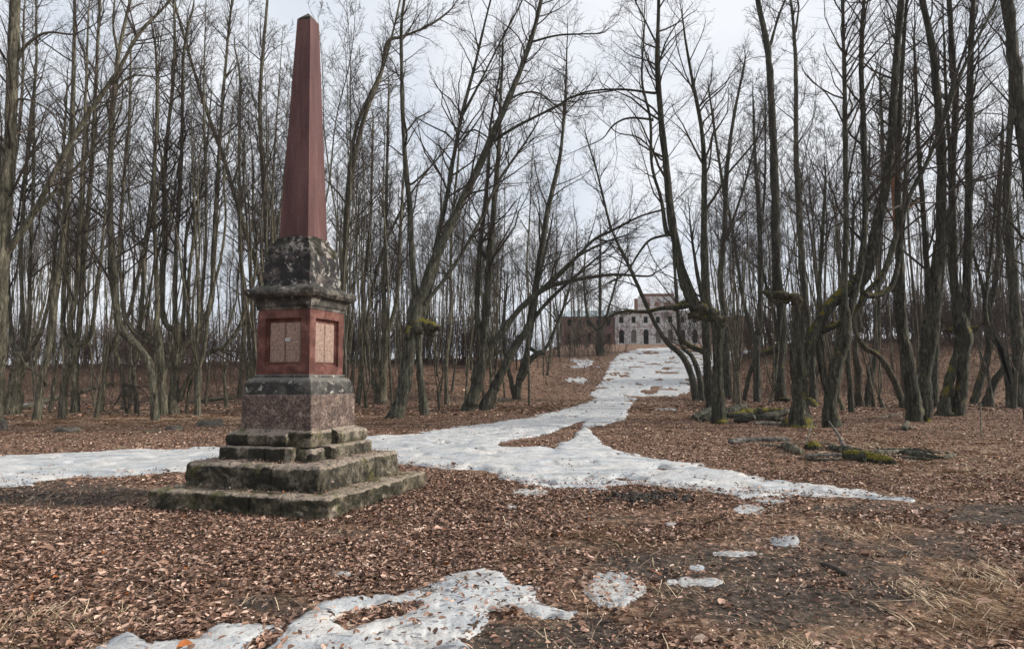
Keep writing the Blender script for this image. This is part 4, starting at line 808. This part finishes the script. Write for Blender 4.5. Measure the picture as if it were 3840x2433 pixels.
def try_place(n, u0, u1, d0, d1, s0, s1, where, group, gap=1.6, kinds=range(10)):
    k = 0; tries = 0
    while k < n and tries < n*30:
        tries += 1; u = rng.uniform(u0, u1); d = math.sqrt(rng.uniform(d0**2, d1**2)); x = (u-1920)/F*d
        if d > 48 and abs(x-ramp_axis(d)) < 6+.06*(d-50): continue
        if any((x-a)**2+(d-b_)**2 < gap**2 for a, b_ in placed): continue
        placed.append((x, d)); kk = int(rng.choice(list(kinds))); bn = [c for a, b_, c in BINS if a <= u < b_][0]
        place_tree(kk, x, d, rng.uniform(s0, s1), rng.uniform(0, 6.28), KIND[kk]+' bare tree '+where+', '+bn, group); k += 1
try_place(34, -250, 1330, 33, 52, .75, 1.0, 'in the wood below the bank', 'slender trees of the left wood')
try_place(46, -300, 1500, 54, 80, .75, 1.0, 'on the bank slope', 'distant trees on the left bank')
try_place(30, 1330, 2020, 40, 70, .62, .88, 'between monument and path', 'slender trees between monument and path')
try_place(18, 1400, 2160, 75, 120, .55, .8, 'on top of the bank', 'far trees left of the house')
try_place(14, 2680, 4050, 36, 54, .7, .95, 'in the wood below the bank', 'trees of the right wood')
try_place(34, 2700, 4100, 55, 82, .7, .95, 'on the bank slope', 'distant trees on the right bank')
try_place(20, 2130, 2440, 110, 150, .55, .75, 'far up the slope', 'thin trees before the left wing', kinds=(0, 4, 5, 7))
try_place(12, 2560, 2860, 105, 150, .6, .8, 'far up the slope', 'thin trees before the right wing', kinds=(0, 4, 5, 7))
try_place(12, 2520, 2900, 62, 100, .7, .95, 'beside the ramp', 'trees beside the ramp', gap=1.2)
try_place(10, 1950, 2200, 66, 100, .8, .98, 'beside the ramp', 'trees beside the ramp', gap=1.2)
try_place(14, 2660, 3900, 84, 110, .9, 1.05, 'on top of the bank', 'far trees on the right bank top')
def far_wood():
    r_ = np.random.default_rng(9); mats = ('bark_far', 'twig'); acc = [[], []]; fc = [[], []]; nv = [0, 0]; spots = []
    raw = [[], []]
    for i in range(10):
        for j in (0, 1):
            me = PT[i][j]; co = np.empty(len(me.vertices)*3, np.float32); me.vertices.foreach_get('co', co); li = np.empty(len(me.loops), np.int32); me.loops.foreach_get('vertex_index', li)
            lt = np.empty(len(me.polygons), np.int32); me.polygons.foreach_get('loop_total', lt); ls = np.empty(len(me.polygons), np.int32); me.polygons.foreach_get('loop_start', ls)
            q4 = lt == 4; raw[j].append((co.reshape(-1, 3), li[ls[q4][:, None]+np.arange(4)]))
    for (u0, u1, d0, d1, n, sc) in ((-400, 2080, 78, 125, 150, .8), (-400, 1980, 80, 100, 60, .42), (2780, 4300, 80, 125, 80, .8), (2780, 4200, 80, 100, 40, .42), (1900, 3000, 182, 240, 26, .8)):
        for _ in range(n):
            d = r_.uniform(d0, d1); x = (r_.uniform(u0, u1)-1920)/F*d; s_ = sc*r_.uniform(.8, 1.1); a = r_.uniform(0, 6.28); z = float(height(x, d)); k = int(r_.choice([0, 4, 5, 9, 1, 7, 0, 4, 5, 2])); c, si = math.cos(a)*s_, math.sin(a)*s_
            for j in (0, 1):
                v, f = raw[j][k]; acc[j].append(np.stack([v[:, 0]*c-v[:, 1]*si+x, v[:, 0]*si+v[:, 1]*c+d, v[:, 2]*s_+z], 1)); fc[j].append(f+nv[j]); nv[j] += len(v)
    V = np.concatenate(acc[0]+acc[1]); f0 = np.concatenate(fc[0]); f1 = np.concatenate(fc[1])+nv[0]
    o = mesh_obj('far_wood', V, [np.concatenate([f0, f1])], [M['bark_far'], M['twig']], smooth=False); o.data.polygons.foreach_set('material_index', np.concatenate([np.zeros(len(f0)), np.ones(len(f1))]).astype(np.int32))
    tag(o, 'far off bare wood seen as a grey brown mass beyond the bank', 'wood', kind='stuff')
far_wood()

# undergrowth thickets
def thicket(label, u, v, w, n, seed, hgt=2.2, mat='twig_brown', fat=1.):
    r_ = np.random.default_rng(seed); x, y, z = ground_at(u, v); bag = Bag(); wm = w/F*y
    px = x+r_.uniform(-wm/2, wm/2, n); py = y+r_.uniform(-1.5, 1.5, n); P0 = np.stack([px, py, height(px, py)], 1)
    D = np.stack([r_.normal(0, .25, n), r_.normal(0, .25, n), np.ones(n)], 1); L1 = r_.uniform(.4, 1, n)*hgt
    P = grow(r_, P0, D, L1, 6, .2, .12); rm = max(.004, y/F*3.75*.09)*fat; tubes(bag, P, np.full((n, 6), rm*1.3)*np.linspace(1, .5, 6), 3)
    p, T = along(P, r_.uniform(.2, 1, (n, 9))); p = p.reshape(-1, 3); T = T.reshape(-1, 3)
    Q = grow(r_, p, side_dirs(r_, T, r_.uniform(.4, 1, len(p))), r_.uniform(.2, .7, len(p))*hgt*.4, 4, .2, .15); tubes(bag, Q, np.full((len(p), 4), rm*.8), 3)
    o = bag.obj('thicket', M[mat], None, (x, y, z), False); o.location = (x, y, z); tag(o, label, 'bushes', kind='stuff')
thicket('tangle of thin shrubs under the trees at the far left', 250, 1512, 700, 150, 1, 3.2)
thicket('brownish thicket of twigs behind the candelabra pollard', 760, 1500, 380, 120, 2, 4.5)
thicket('thin shrubs under the trees right of the pedestal', 1420, 1490, 360, 90, 3, 2.8)
thicket('dense grey brown brush before the left wing of the house', 2080, 1335, 440, 200, 4, 5)
thicket('brush between the ramp and the right hand trees on the bank top', 2850, 1290, 420, 150, 5, 5)
for k_, (u_, v_, w_, l_) in enumerate(((150, 1378, 900, 'far left'), (900, 1368, 900, 'left behind the monument'), (1600, 1356, 700, 'centre left behind the leaning trees'), (3150, 1290, 800, 'right behind the pollards'), (3750, 1285, 600, 'far right'))):
    thicket('brushwood fringe on the bank top at '+l_, u_, v_, w_, 620, 20+k_, 5.5, 'twig_brown', 2.0)
thicket('tall thin saplings screening the left wing of the house', 2200, 1322, 300, 60, 31, 10, 'twig', 1.3)
thicket('tall thin saplings screening the right wing of the house', 2640, 1318, 260, 90, 32, 11, 'twig', 1.5)
thicket('leggy brush on the slope behind the left trees', 500, 1440, 1300, 260, 33, 4.5, 'twig_brown', 1.2)
thicket('leggy brush on the slope behind the right trees', 3300, 1420, 1100, 220, 34, 4.5, 'twig_brown', 1.2)
thicket('wispy saplings among the mossy trees at right', 3350, 1500, 900, 130, 6, 2.2)

# ------------------------------------------------------------------ pine
def pine(u, v_base_depth, hgt, seed=5):
    d = v_base_depth; x = (u-1920)/F*d; z = float(height(x, d)); r_ = np.random.default_rng(seed); root = thing('pine_tree', 'single pine with orange upper trunk and dark green needles behind the right hand trees', 'tree', (x, d, z))
    tr = Bag(); P, R = resample(np.array([[0, 0, -.2], [.1, 0, hgt*.35], [0, .1, hgt*.7], [.15, 0, hgt]]), np.array([.26, .21, .15, .05]), .8); tubes(tr, P[None], R[None], 9, .1, 3)
    nb = 46; t_ = r_.uniform(.55, 1, nb); B0, T = along(P[None], t_[None]); L1 = (3.6-2.6*(t_-.55)/.45)*r_.uniform(.6, 1.1, nb); az = r_.uniform(0, 6.28, nb)
    Bp = grow(r_, B0[0], np.stack([np.cos(az), np.sin(az), r_.uniform(.0, .5, nb)], 1), L1, 6, .3, .15); tubes(tr, Bp, (.02+L1*.008)[:, None]*np.linspace(1, .3, 6), 4)
    tr.obj('trunk', M['pine_bark'], root)
    m_ = 26; p, T = along(Bp, r_.uniform(.35, 1, (nb, m_))); p = p.reshape(-1, 3)+r_.normal(0, .14, (nb*m_, 3)); k = 22
    c = np.repeat(p, k, 0); D = r_.normal(size=c.shape); D[:, 2] = abs(D[:, 2])*.8; D /= np.linalg.norm(D, axis=1, keepdims=True); L2 = r_.uniform(.08, .2, len(c))
    Sd = np.cross(D, r_.normal(size=c.shape)); Sd /= np.linalg.norm(Sd, axis=1, keepdims=True); w = .010
    V = np.stack([c-Sd*w, c+Sd*w, c+D*L2[:, None]], 1).reshape(-1, 3); mesh_obj('crown', V, np.arange(len(V)).reshape(-1, 3), M['needles'], root, False)
m, t, b = new_mat('pine_bark', .85, .2); sx = t.nodes.new('ShaderNodeSeparateXYZ'); t.links.new(coords(t), sx.inputs[0])
setc(t, b, mix(t, .6, ramp(t, mth(t, 'DIVIDE', sx.outputs[2], 20.), [(.25, (.11, .085, .07)), (.5, (.34, .14, .07))]), ramp(t, noise(t, 12, 5, .6, coords(t)), [(.3, .5), (.7, 1.3)]), 'MULTIPLY')); M['pine_bark'] = m
m, t, b = new_mat('needles', .7, .3); setc(t, b, ramp(t, noise(t, 1.5, 3, .5, position(t)), [(.35, (.035, .06, .03)), (.65, (.08, .12, .06))])); M['needles'] = m
pine(3385, 46, 22)

# ------------------------------------------------------------------ ruined house
def house():
    D = 163.; u2x = lambda u: (u-1920)/F*D; mpp = D/F; z0 = float(height(u2x(2470), D, False)); Zv = lambda v: (1296-v)*mpp
    cx = u2x(2470); H = thing('ruined_house', 'ruined white and red brick manor house with arched openings at the end of the ramp', 'house', (cx, D, z0-.1))
    m, t, b = new_mat('peeling_plaster', .9); p = coords(t)
    brick = ramp(t, noise(t, 2.5, 5, .6, p), [(.3, (.19, .11, .09)), (.7, (.31, .19, .155))]); pl = ramp(t, noise(t, 1.2, 5, .6, p), [(.3, (.46, .45, .44)), (.7, (.62, .61, .59))])
    setc(t, b, mix(t, ramp(t, noise(t, .9, 8, .75, p), [(.50, 0.), (.58, .9)]), pl, brick)); M['plaster'] = m
    m, t, b = new_mat('old_brick', .9); p = coords(t); setc(t, b, ramp(t, noise(t, 1.5, 8, .7, p), [(.3, (.14, .082, .066)), (.6, (.23, .13, .10)), (.8, (.36, .28, .25))])); M['brick'] = m
    m, t, b = new_mat('tin_roof', .6, .4); setc(t, b, ramp(t, noise(t, .7, 5, .6, coords(t)), [(.3, (.20, .25, .26)), (.7, (.34, .40, .42))])); M['tin'] = m
    m, t, b = new_mat('boards', .9); setc(t, b, ramp(t, noise(t, 4, 4, .6, coords(t, (4, 1, .3))), [(.3, (.10, .095, .075)), (.7, (.22, .21, .17))])); M['boards'] = m
    def wall(name, xa, xb, za, zb, ya, thick, holes, mat):
        """front wall with real openings: holes = (xc, z0, w, h, arched)"""
        bag = Bag(); xs = sorted(set([xa, xb]+[h[0]-h[2]/2 for h in holes]+[h[0]+h[2]/2 for h in holes])); zs_ = sorted(set([za, zb]+[h[1] for h in holes]+[h[1]+h[3] for h in holes]))
        def solid(x, z): return not any(abs(x-h[0]) < h[2]/2 and h[1] < z < h[1]+h[3] for h in holes)
        def box(x0, x1, y0, y1, z0_, z1_):
            v = [(x, y, z) for x in (x0, x1) for y in (y0, y1) for z in (z0_, z1_)]; bag.add(v, [(0, 1, 3, 2), (4, 6, 7, 5), (0, 4, 5, 1), (2, 3, 7, 6), (0, 2, 6, 4), (1, 5, 7, 3)])
        for x0, x1 in zip(xs[:-1], xs[1:]):
            run = None
            for z0_, z1_ in zip(zs_[:-1], zs_[1:]):
                if solid((x0+x1)/2, (z0_+z1_)/2): run = [run[0] if run else z0_, z1_]
                elif run: box(x0, x1, ya, ya+thick, *run); run = None
            if run: box(x0, x1, ya, ya+thick, *run)
        for (xc, zb_, w, h, ar) in holes:                           # arch spandrels
            if not ar: continue
            r = w/2; zc = zb_+h-r; n = 6
            for s_ in (-1, 1):
                th = np.linspace(0, math.pi/2, n); px_ = xc+s_*r*np.cos(th); pz = zc+r*np.sin(th)
                for i in range(n-1):
                    v = [(px_[i], ya+.002, pz[i]), (px_[i+1], ya+.002, pz[i+1]), (px_[i+1], ya+.002, zc+r+.01), (px_[i], ya+.002, zc+r+.01)]; v += [(a_, ya+thick-.002, c_) for a_, _, c_ in v]
                    bag.add(v, [(0, 1, 2, 3), (7, 6, 5, 4), (0, 4, 5, 1)])
        return bag.obj(name, M[mat], H, None, False)
    def bx(name, x0, x1, y0, y1, z0_, z1_, mat, par=None):
        g = Bag(); v = [(x, y, z) for x in (x0, x1) for y in (y0, y1) for z in (z0_, z1_)]; g.add(v, [(0, 1, 3, 2), (4, 6, 7, 5), (0, 4, 5, 1), (2, 3, 7, 6), (0, 2, 6, 4), (1, 5, 7, 3)]); return g.obj(name, M[mat], par or H, None, False)
    bays = [(u-2470)*mpp for u in (2332, 2378, 2424, 2470, 2516, 2562, 2608)]; hw = 162*mpp
    holes = []
    for i, xb in enumerate(bays): holes += [(xb, .25 if i == 2 else .45, 1.25, 3.2 if i != 2 else 3.5, True), (xb, 5.2, 1.0, 1.5, False)]
    wall('wall', -hw, hw, 0, Zv(1176), 0, .7, holes, 'plaster')['label'] = 'white peeling plaster front of the centre block'
    for sx_ in (-hw, hw-.7): bx('side_wall', sx_, sx_+.7, .7, 13, 0, Zv(1176), 'plaster')
    bx('rear_wall', -hw, hw, 13, 13.7, 0, Zv(1176), 'brick')
    bx('cornice', -hw-.35, hw+.35, -.35, 14, Zv(1176), Zv(1166), 'plaster')
    bx('string_course', -hw-.1, hw+.1, -.12, -.003, 4.35, 4.6, 'plaster')
    ax0, ax1 = (2398-2470)*mpp, (2541-2470)*mpp
    wall('attic', ax0, ax1, Zv(1166)+.003, Zv(1112), .4, .7, [(ax0+2.2, Zv(1150), 1.5, 1.2, True), ((ax0+ax1)/2, Zv(1150), 1.5, 1.2, True), (ax1-2.2, Zv(1150), 1.5, 1.2, True)], 'plaster')['label'] = 'attic storey with patchy plaster'
    wall('attic_top', ax0+.4, ax1-.4, Zv(1112), Zv(1101), .5, .6, [], 'brick'); bx('attic_core', ax0, ax1, 5.5, 6, Zv(1166)+.01, Zv(1110), 'brick')
    for i, xb in enumerate(bays):
        if i == 2: bx('door', xb-.6, xb+.6, .55, .6, .25, 3.7, 'void')['label'] = 'black arched doorway'
        else: bx('window', xb-.62, xb+.62, .55, .6, .45, 3.6, 'boards' if i in (1, 3, 4) else 'void')['label'] = 'arched ground floor opening, boarded or dark'
        bx('window', xb-.5, xb+.5, .55, .6, 5.2, 6.7, 'void')
    for s_ in (-1, 1):
        xa, xb = (-hw-12.3, -hw-.003) if s_ < 0 else (hw+.003, hw+12.3)
        hl = [(xa+1.6+2.3*k, zz, 1.0, hh_, False) for k in range(5) for zz, hh_ in ((.6, 2.2), (4.6, 1.5))]
        wall('wing_wall', xa, xb, 0, Zv(1187), .5, .6, hl, 'brick')['label'] = 'red brick wing wall'
        bx('wing_back', xa, xb, 9, 9.5, 0, Zv(1187), 'brick'); bx('wing_end', *((xa, xa+.5) if s_ < 0 else (xb-.5, xb)), 1.1, 9, 0, Zv(1187), 'brick')
        g = Bag(); z1, z2 = Zv(1187)+.004, Zv(1157); v = [(xa-.3, 0, z1), (xb, 0, z1), (xb, 5, z2), (xa+1.5, 5, z2), (xa-.3, 10, z1), (xb, 10, z1), (xa-.3, 0, z1-.15), (xb, 0, z1-.15), (xb, 10, z1-.15), (xa-.3, 10, z1-.15)]
        g.add(v, [(0, 1, 2, 3), (3, 2, 5, 4), (6, 7, 1, 0), (7, 8, 5, 1), (9, 6, 0, 4), (8, 9, 4, 5)], [(0, 3, 4), (1, 5, 2)]); g.obj('roof', M['tin'], H, None, False)
        for (xc, zz, w, hh_, _) in hl: bx('window', xc-.5, xc+.5, 1.0, 1.05, zz, zz+hh_, 'void')
house()

# ------------------------------------------------------------------ logs, stones, sticks
m, t, b = new_mat('grey_wood', .9, .15); v = coords(t, (1, 1, 1)); setc(t, b, ramp(t, noise(t, 14, 6, .7, v, .8), [(.36, (.025, .022, .018)), (.5, (.10, .09, .078)), (.66, (.27, .25, .22))])); bump(t, b, noise(t, 20, 5, .7, v), .8, .02); M['grey_wood'] = m
m, t, b = new_mat('burnt_wood', .8, .3); v = coords(t); setc(t, b, ramp(t, noise(t, 12, 5, .6, v), [(.3, (.012, .010, .009)), (.6, (.035, .028, .022)), (.8, (.12, .08, .05))])); bump(t, b, noise(t, 20, 5, .7, v), .8, .02); M['burnt'] = m
m, t, b = new_mat('cut_wood', .8, .2); setc(t, b, ramp(t, noise(t, 12, 4, .6, coords(t)), [(.3, (.16, .12, .08)), (.7, (.38, .30, .22))])); M['cut'] = m
def log(label, pts, w, mat='grey_wood', name='log', cat='log', group=None, knob=.3, lift=0., seed=0, twigs=0, sides=12, knobs=None):
    """pts photo pixels of its underside on the ground; w photo px widths"""
    P = []; ws = w if isinstance(w, (list, tuple)) else [w]*len(pts)
    R = []
    for i, ((u, v), ww) in enumerate(zip(pts, ws)):
        x, y, z = ground_at(u, v); r = ww/2*y/F; P.append((x, y, z+r*.5+lift*(i/(len(pts)-1)))); R.append(r)
    P, R = resample(np.array(P), np.array(R), .06); org = P[0].copy(); bag = Bag(); r_ = np.random.default_rng(seed)
    R = R*(1+.07*r_.normal(size=len(R))); P = P+r_.normal(0, .10, P.shape)*R[:, None]; tubes(bag, P[None], R[None], sides, knob, seed, True)
    if twigs: crown(bag, r_, P, R, .1, twigs, .5, 3, 0, .006, .2, 12)
    o = bag.obj(name, M[mat], None, org); o.location = org; return tag(o, label, cat, group)
G1 = 'dead wood lying in front of the right hand trees'
log('long grey barkless log lying farthest left of the dead wood', [(2735, 1662), (2800, 1658), (2880, 1656), (2962, 1655)], [26, 24, 25, 20], group=G1, seed=1)
log('short stubby log with a dark hollow end, right of the long grey log', [(2945, 1680), (2970, 1692), (2998, 1706)], [32, 36, 34], 'bark', group=G1, seed=2)
log('rounded mossy lump of wood behind the forked branch', [(3030, 1684), (3052, 1686), (3075, 1684)], [30, 48, 28], 'bark_moss', group=G1, seed=3)
log('thin dark branch lying behind the logs', [(2985, 1664), (3060, 1664), (3118, 1668), (3160, 1690)], [8, 10, 9, 8], 'bark', 'branch', 'branch', G1, seed=4)
log('pale grey log with split end in front of the mossy stump', [(3018, 1712), (3090, 1712), (3170, 1712)], [16, 20, 18], group=G1, seed=5)
log('crooked upturned branch poking up beside the mossy stump', [(3180, 1705), (3160, 1690), (3140, 1672), (3112, 1650)], [18, 12, 8, 4], 'grey_wood', 'branch', 'branch', G1, seed=6, lift=.5)
log('thick mossy dark log with a knobbly left end', [(3172, 1718), (3210, 1722), (3270, 1732), (3345, 1742)], [46, 56, 48, 40], 'bark_moss', group=G1, knob=.4, seed=7)
log('bundle of broken grey branches right of the mossy log', [(3300, 1698), (3380, 1702), (3450, 1712), (3525, 1722)], [16, 22, 30, 14], 'bark_dark', 'branch', 'branch', G1, seed=8, twigs=2)
log('slender bent branch lying over the broken bundle', [(3290, 1690), (3360, 1692), (3440, 1698), (3500, 1712)], [12, 14, 13, 8], 'bark_dark', 'branch', 'branch', G1, seed=9, lift=.08, twigs=2)
log('small dark root lump at the right end of the dead wood', [(3535, 1722), (3558, 1718), (3578, 1712)], [14, 20, 18], 'bark', group=G1, seed=10)
log('short pale split stick beside the upturned branch', [(3060, 1702), (3100, 1700)], [8, 8], 'cut', 'stick', 'stick', G1, seed=11)
G2 = 'dead wood heaped between the pollards'
log('dark round log leaning against the tall pollard', [(2604, 1575), (2640, 1564), (2672, 1548)], [26, 34, 32], 'bark_dark', group=G2, seed=12)
log('mossy log on the heap behind the stout pollard', [(2730, 1568), (2800, 1562), (2870, 1560), (2945, 1562)], [22, 30, 34, 26], 'moss_heavy', group=G2, knob=.35, seed=13, lift=.1, twigs=1.2)
log('second grey log lying below the mossy heap', [(2828, 1592), (2890, 1593), (2958, 1597)], [14, 16, 14], 'grey_wood', group=G2, seed=14)
log('dark tangled branches under the mossy heap', [(2720, 1562), (2800, 1572), (2880, 1578), (2950, 1580)], [18, 26, 28, 18], 'bark_dark', 'branch', 'branch', G2, seed=15, twigs=2.5)
for k_, (a_, b_, l_) in enumerate((((2715, 1556), (2790, 1540), 'dark branch end rising from the left of the mossy heap'), ((2840, 1574), (2955, 1562), 'thick dark branch tucked under the right of the mossy heap'), ((2760, 1580), (2830, 1590), 'stubby dark limb at the front foot of the mossy heap'), ((2640, 1582), (2690, 1560), 'split dark log foot beside the tall pollard'))):
    log(l_, [a_, ((a_[0]+b_[0])/2, (a_[1]+b_[1])/2+3), b_], [20, 26, 18], 'bark_dark', 'branch', 'branch', G2, seed=60+k_, knob=.3, lift=.2, twigs=1.5)
log('dark log end sticking out behind the tall pollard', [(2725, 1545), (2770, 1538), (2800, 1528)], [20, 24, 18], 'bark', group=G2, seed=16)
log('mossy bent root behind the stout pollard', [(3030, 1500), (3045, 1515), (3060, 1527)], [20, 24, 20], 'moss_heavy', 'root', 'root', G2, seed=17, lift=-.02)
log('thin bare branch lying left of the thick upright trunk', [(3255, 1572), (3310, 1566), (3360, 1555), (3405, 1552)], [5, 8, 9, 8], 'bark', 'branch', 'branch', seed=18, twigs=3)
log('long fallen trunk propped up among the left trees', [(77, 1536), (213, 1524), (330, 1522), (420, 1520)], [14, 16, 15, 12], 'bark', 'fallen_trunk', 'fallen tree', seed=19, lift=1.7)
log('charred stick on the bare soil at right', [(3085, 2118), (3130, 2138), (3172, 2160)], [16, 24, 22], 'burnt', 'stick', 'stick', seed=20, knob=.25)
log('short cut block of pale wood at the foot of the thick upright trunk', [(3412, 1610), (3436, 1610)], [16, 15], 'cut', 'wood_block', 'wood block', seed=21)
log('small dark stump beside the pale wood block', [(3395, 1615), (3402, 1604)], [22, 16], 'bark', 'stump', 'stump', seed=22, lift=.15)
log('long thin stalk lying in the bare soil at lower right', [(2650, 2300), (2750, 2318), (2840, 2342)], [5, 5, 4], 'cut', 'stick', 'stick', seed=23, sides=5)
log('pale twig curving across the soil toward the right edge', [(3140, 2185), (3160, 2235), (3250, 2262), (3400, 2258), (3540, 2245)], [6, 6, 5, 5, 4], 'cut', 'twig', 'twig', seed=24, sides=5)
log('short dark twig stuck in the front snow patch', [(1690, 2160), (1710, 2180), (1732, 2202)], [5, 6, 5], 'burnt', 'twig', 'twig', seed=25, sides=5, lift=.03)
log('light twig lying in the leaves before the monument', [(668, 2030), (690, 2070), (706, 2110)], [6, 5, 4], 'cut', 'twig', 'twig', seed=26, sides=5)
log('greyish stick at the lower right corner', [(3730, 2235), (3780, 2270), (3838, 2290)], [7, 7, 6], 'grey_wood', 'stick', 'stick', seed=27, sides=6)
log('thin upright bare shoot with a hooked tip at far right', [(3680, 1640), (3684, 1625)], [5, 4], 'bark', 'shoot', 'shoot', seed=28, lift=.9, sides=5)
log('brown branch scrap on the leaves left of the monument', [(545, 1622), (580, 1618), (612, 1616)], [9, 10, 8], 'bark', 'branch', 'branch', seed=29, twigs=2)
log('dark broken branch pile under the trees left of the pedestal', [(700, 1512), (760, 1510), (830, 1506), (880, 1508)], [10, 14, 12, 8], 'bark', 'branch', 'branch', seed=30, lift=.3, twigs=4)
log('low dark log below the bank right of the leaning trunks', [(1825, 1508), (1860, 1506), (1920, 1502)], [12, 14, 10], 'bark', seed=31)
for k_, (pts_, w_, mt_, l_) in enumerate((
    ([(2850, 1668), (2900, 1676), (2945, 1682)], [10, 12, 9], 'bark', 'thin brown stick between the long grey log and the stubby log'),
    ([(2990, 1722), (3060, 1730), (3150, 1728)], [9, 12, 10], 'bark_dark', 'dark stick at the front foot of the pale split log'),
    ([(3110, 1690), (3170, 1700), (3230, 1708)], [26, 34, 24], 'bark_dark', 'dark chunk wedged behind the mossy log'),
    ([(3230, 1700), (3300, 1704), (3390, 1700)], [18, 22, 14], 'bark', 'brown branch running from the mossy log into the bundle'),
    ([(3340, 1712), (3430, 1722), (3500, 1728)], [10, 14, 8], 'bark_dark', 'low dark branch at the front of the bundle'),
    ([(3420, 1694), (3480, 1700), (3560, 1704)], [8, 10, 7], 'bark', 'thin bough at the back of the bundle'),
    ([(3020, 1668), (3040, 1650), (3052, 1640)], [6, 5, 3], 'bark', 'small upright twig behind the mossy lump'),
    ([(3040, 1776), (3090, 1772), (3130, 1776)], [6, 8, 5], 'burnt', 'short dark stick in the leaves before the dead wood'))):
    log(l_, pts_, w_, mt_, 'branch', 'branch', G1, knob=.3, seed=80+k_, lift=.5 if k_ == 6 else .03, twigs=.8)
def rock(label, u, v, w, h, mat, seed, name='stone', cat='stone', group=None):
    x, y, z = ground_at(u, v); a = w/2*y/F; c = h*y/F; n = 26; m_ = 14; th = np.linspace(0, 2*math.pi, n, endpoint=False); ph = np.linspace(-.5, math.pi/2, m_)
    T, Ph = np.meshgrid(th, ph); X = np.cos(T)*np.cos(Ph); Y = np.sin(T)*np.cos(Ph); Z = np.sin(Ph)
    k = 1+.35*fbm(X*1.6+seed, Y*1.6, Z*1.6, o=4, s=seed); V = np.stack([X*k*a, Y*k*a*.8, np.clip(Z, -.4, .62)*k*c*1.45], -1).reshape(-1, 3); i = np.arange(n*m_).reshape(m_, n)
    q_ = np.stack([i[:-1], np.roll(i, -1, 1)[:-1], np.roll(i, -1, 1)[1:], i[1:]], -1).reshape(-1, 4); o = mesh_obj(name, V, q_, M[mat], smooth=True); o.location = (x, y, z-.03); return tag(o, label, cat, group)
stone('field_stone', [(.3, (.035, .03, .026)), (.5, (.09, .078, .066)), (.75, (.19, .17, .15))], 5, moss=.4, bmp=.8)
rock('dark flat topped stump or stone left of the pedestal', 785, 1598, 100, 30, 'field_stone', 3)
rock('low dark flat stone in the leaves at the left', 255, 1620, 92, 22, 'field_stone', 5)
rock('small low stone between the bent trunk and the pedestal', 652, 1612, 60, 20, 'field_stone', 8)
rock('pale rounded stone at the left edge', 8, 1612, 40, 40, 'field_stone', 9)
rock('small dark tuft shaped stone right of the leaning tree', 1668, 1550, 26, 12, 'field_stone', 11)
# charred camp fire remains
def ashes():
    x, y, z = ground_at(2390, 1870); r_ = np.random.default_rng(4); bag = Bag(); n = 200
    px = x+r_.normal(0, .30, n); py = y+r_.normal(0, .20, n); zz = height(px, py)+.012+.02*np.exp(-((px-x)/.3)**2-((py-y)/.2)**2); az = r_.uniform(0, 6.28, n); ln = r_.uniform(.04, .17, n)
    D = np.stack([np.cos(az), np.sin(az), r_.normal(0, .12, n)], 1); P = grow(r_, np.stack([px, py, zz], 1), D, ln, 4, 0, .2); P[..., 2] = np.maximum(P[..., 2], (zz-.02)[:, None])
    tubes(bag, P, r_.uniform(.010, .032, n)[:, None]*np.array([.6, 1, 1, .5]), 6, .3, 2, True); o = bag.obj('charcoal_heap', M['burnt'], None, (x, y, z)); o.location = (x, y, z); tag(o, 'black charred remains of a camp fire in front of the snowy path', 'ashes', kind='stuff')
ashes()

# ------------------------------------------------------------------ faint spring haze
def haze(dens=.00025):
    g = Bag(); x0, x1, y0, y1, z0, z1 = -640, 640, -640, 640, -2.5, 45
    v = [(x, y, z) for x in (x0, x1) for y in (y0, y1) for z in (z0, z1)]; g.add(v, [(0, 1, 3, 2), (4, 6, 7, 5), (0, 4, 5, 1), (2, 3, 7, 6), (0, 2, 6, 4), (1, 5, 7, 3)])
    m = bpy.data.materials.new('haze_air'); m.use_nodes = True; t = m.node_tree; t.nodes.clear(); ou = t.nodes.new('ShaderNodeOutputMaterial'); pv = t.nodes.new('ShaderNodeVolumePrincipled')
    pv.inputs['Color'].default_value = (.86, .89, .95, 1); pv.inputs['Density'].default_value = dens; t.links.new(pv.outputs[0], ou.inputs['Volume'])
    tag(g.obj('haze', m, smooth=False), kind='stuff')
if True: haze()
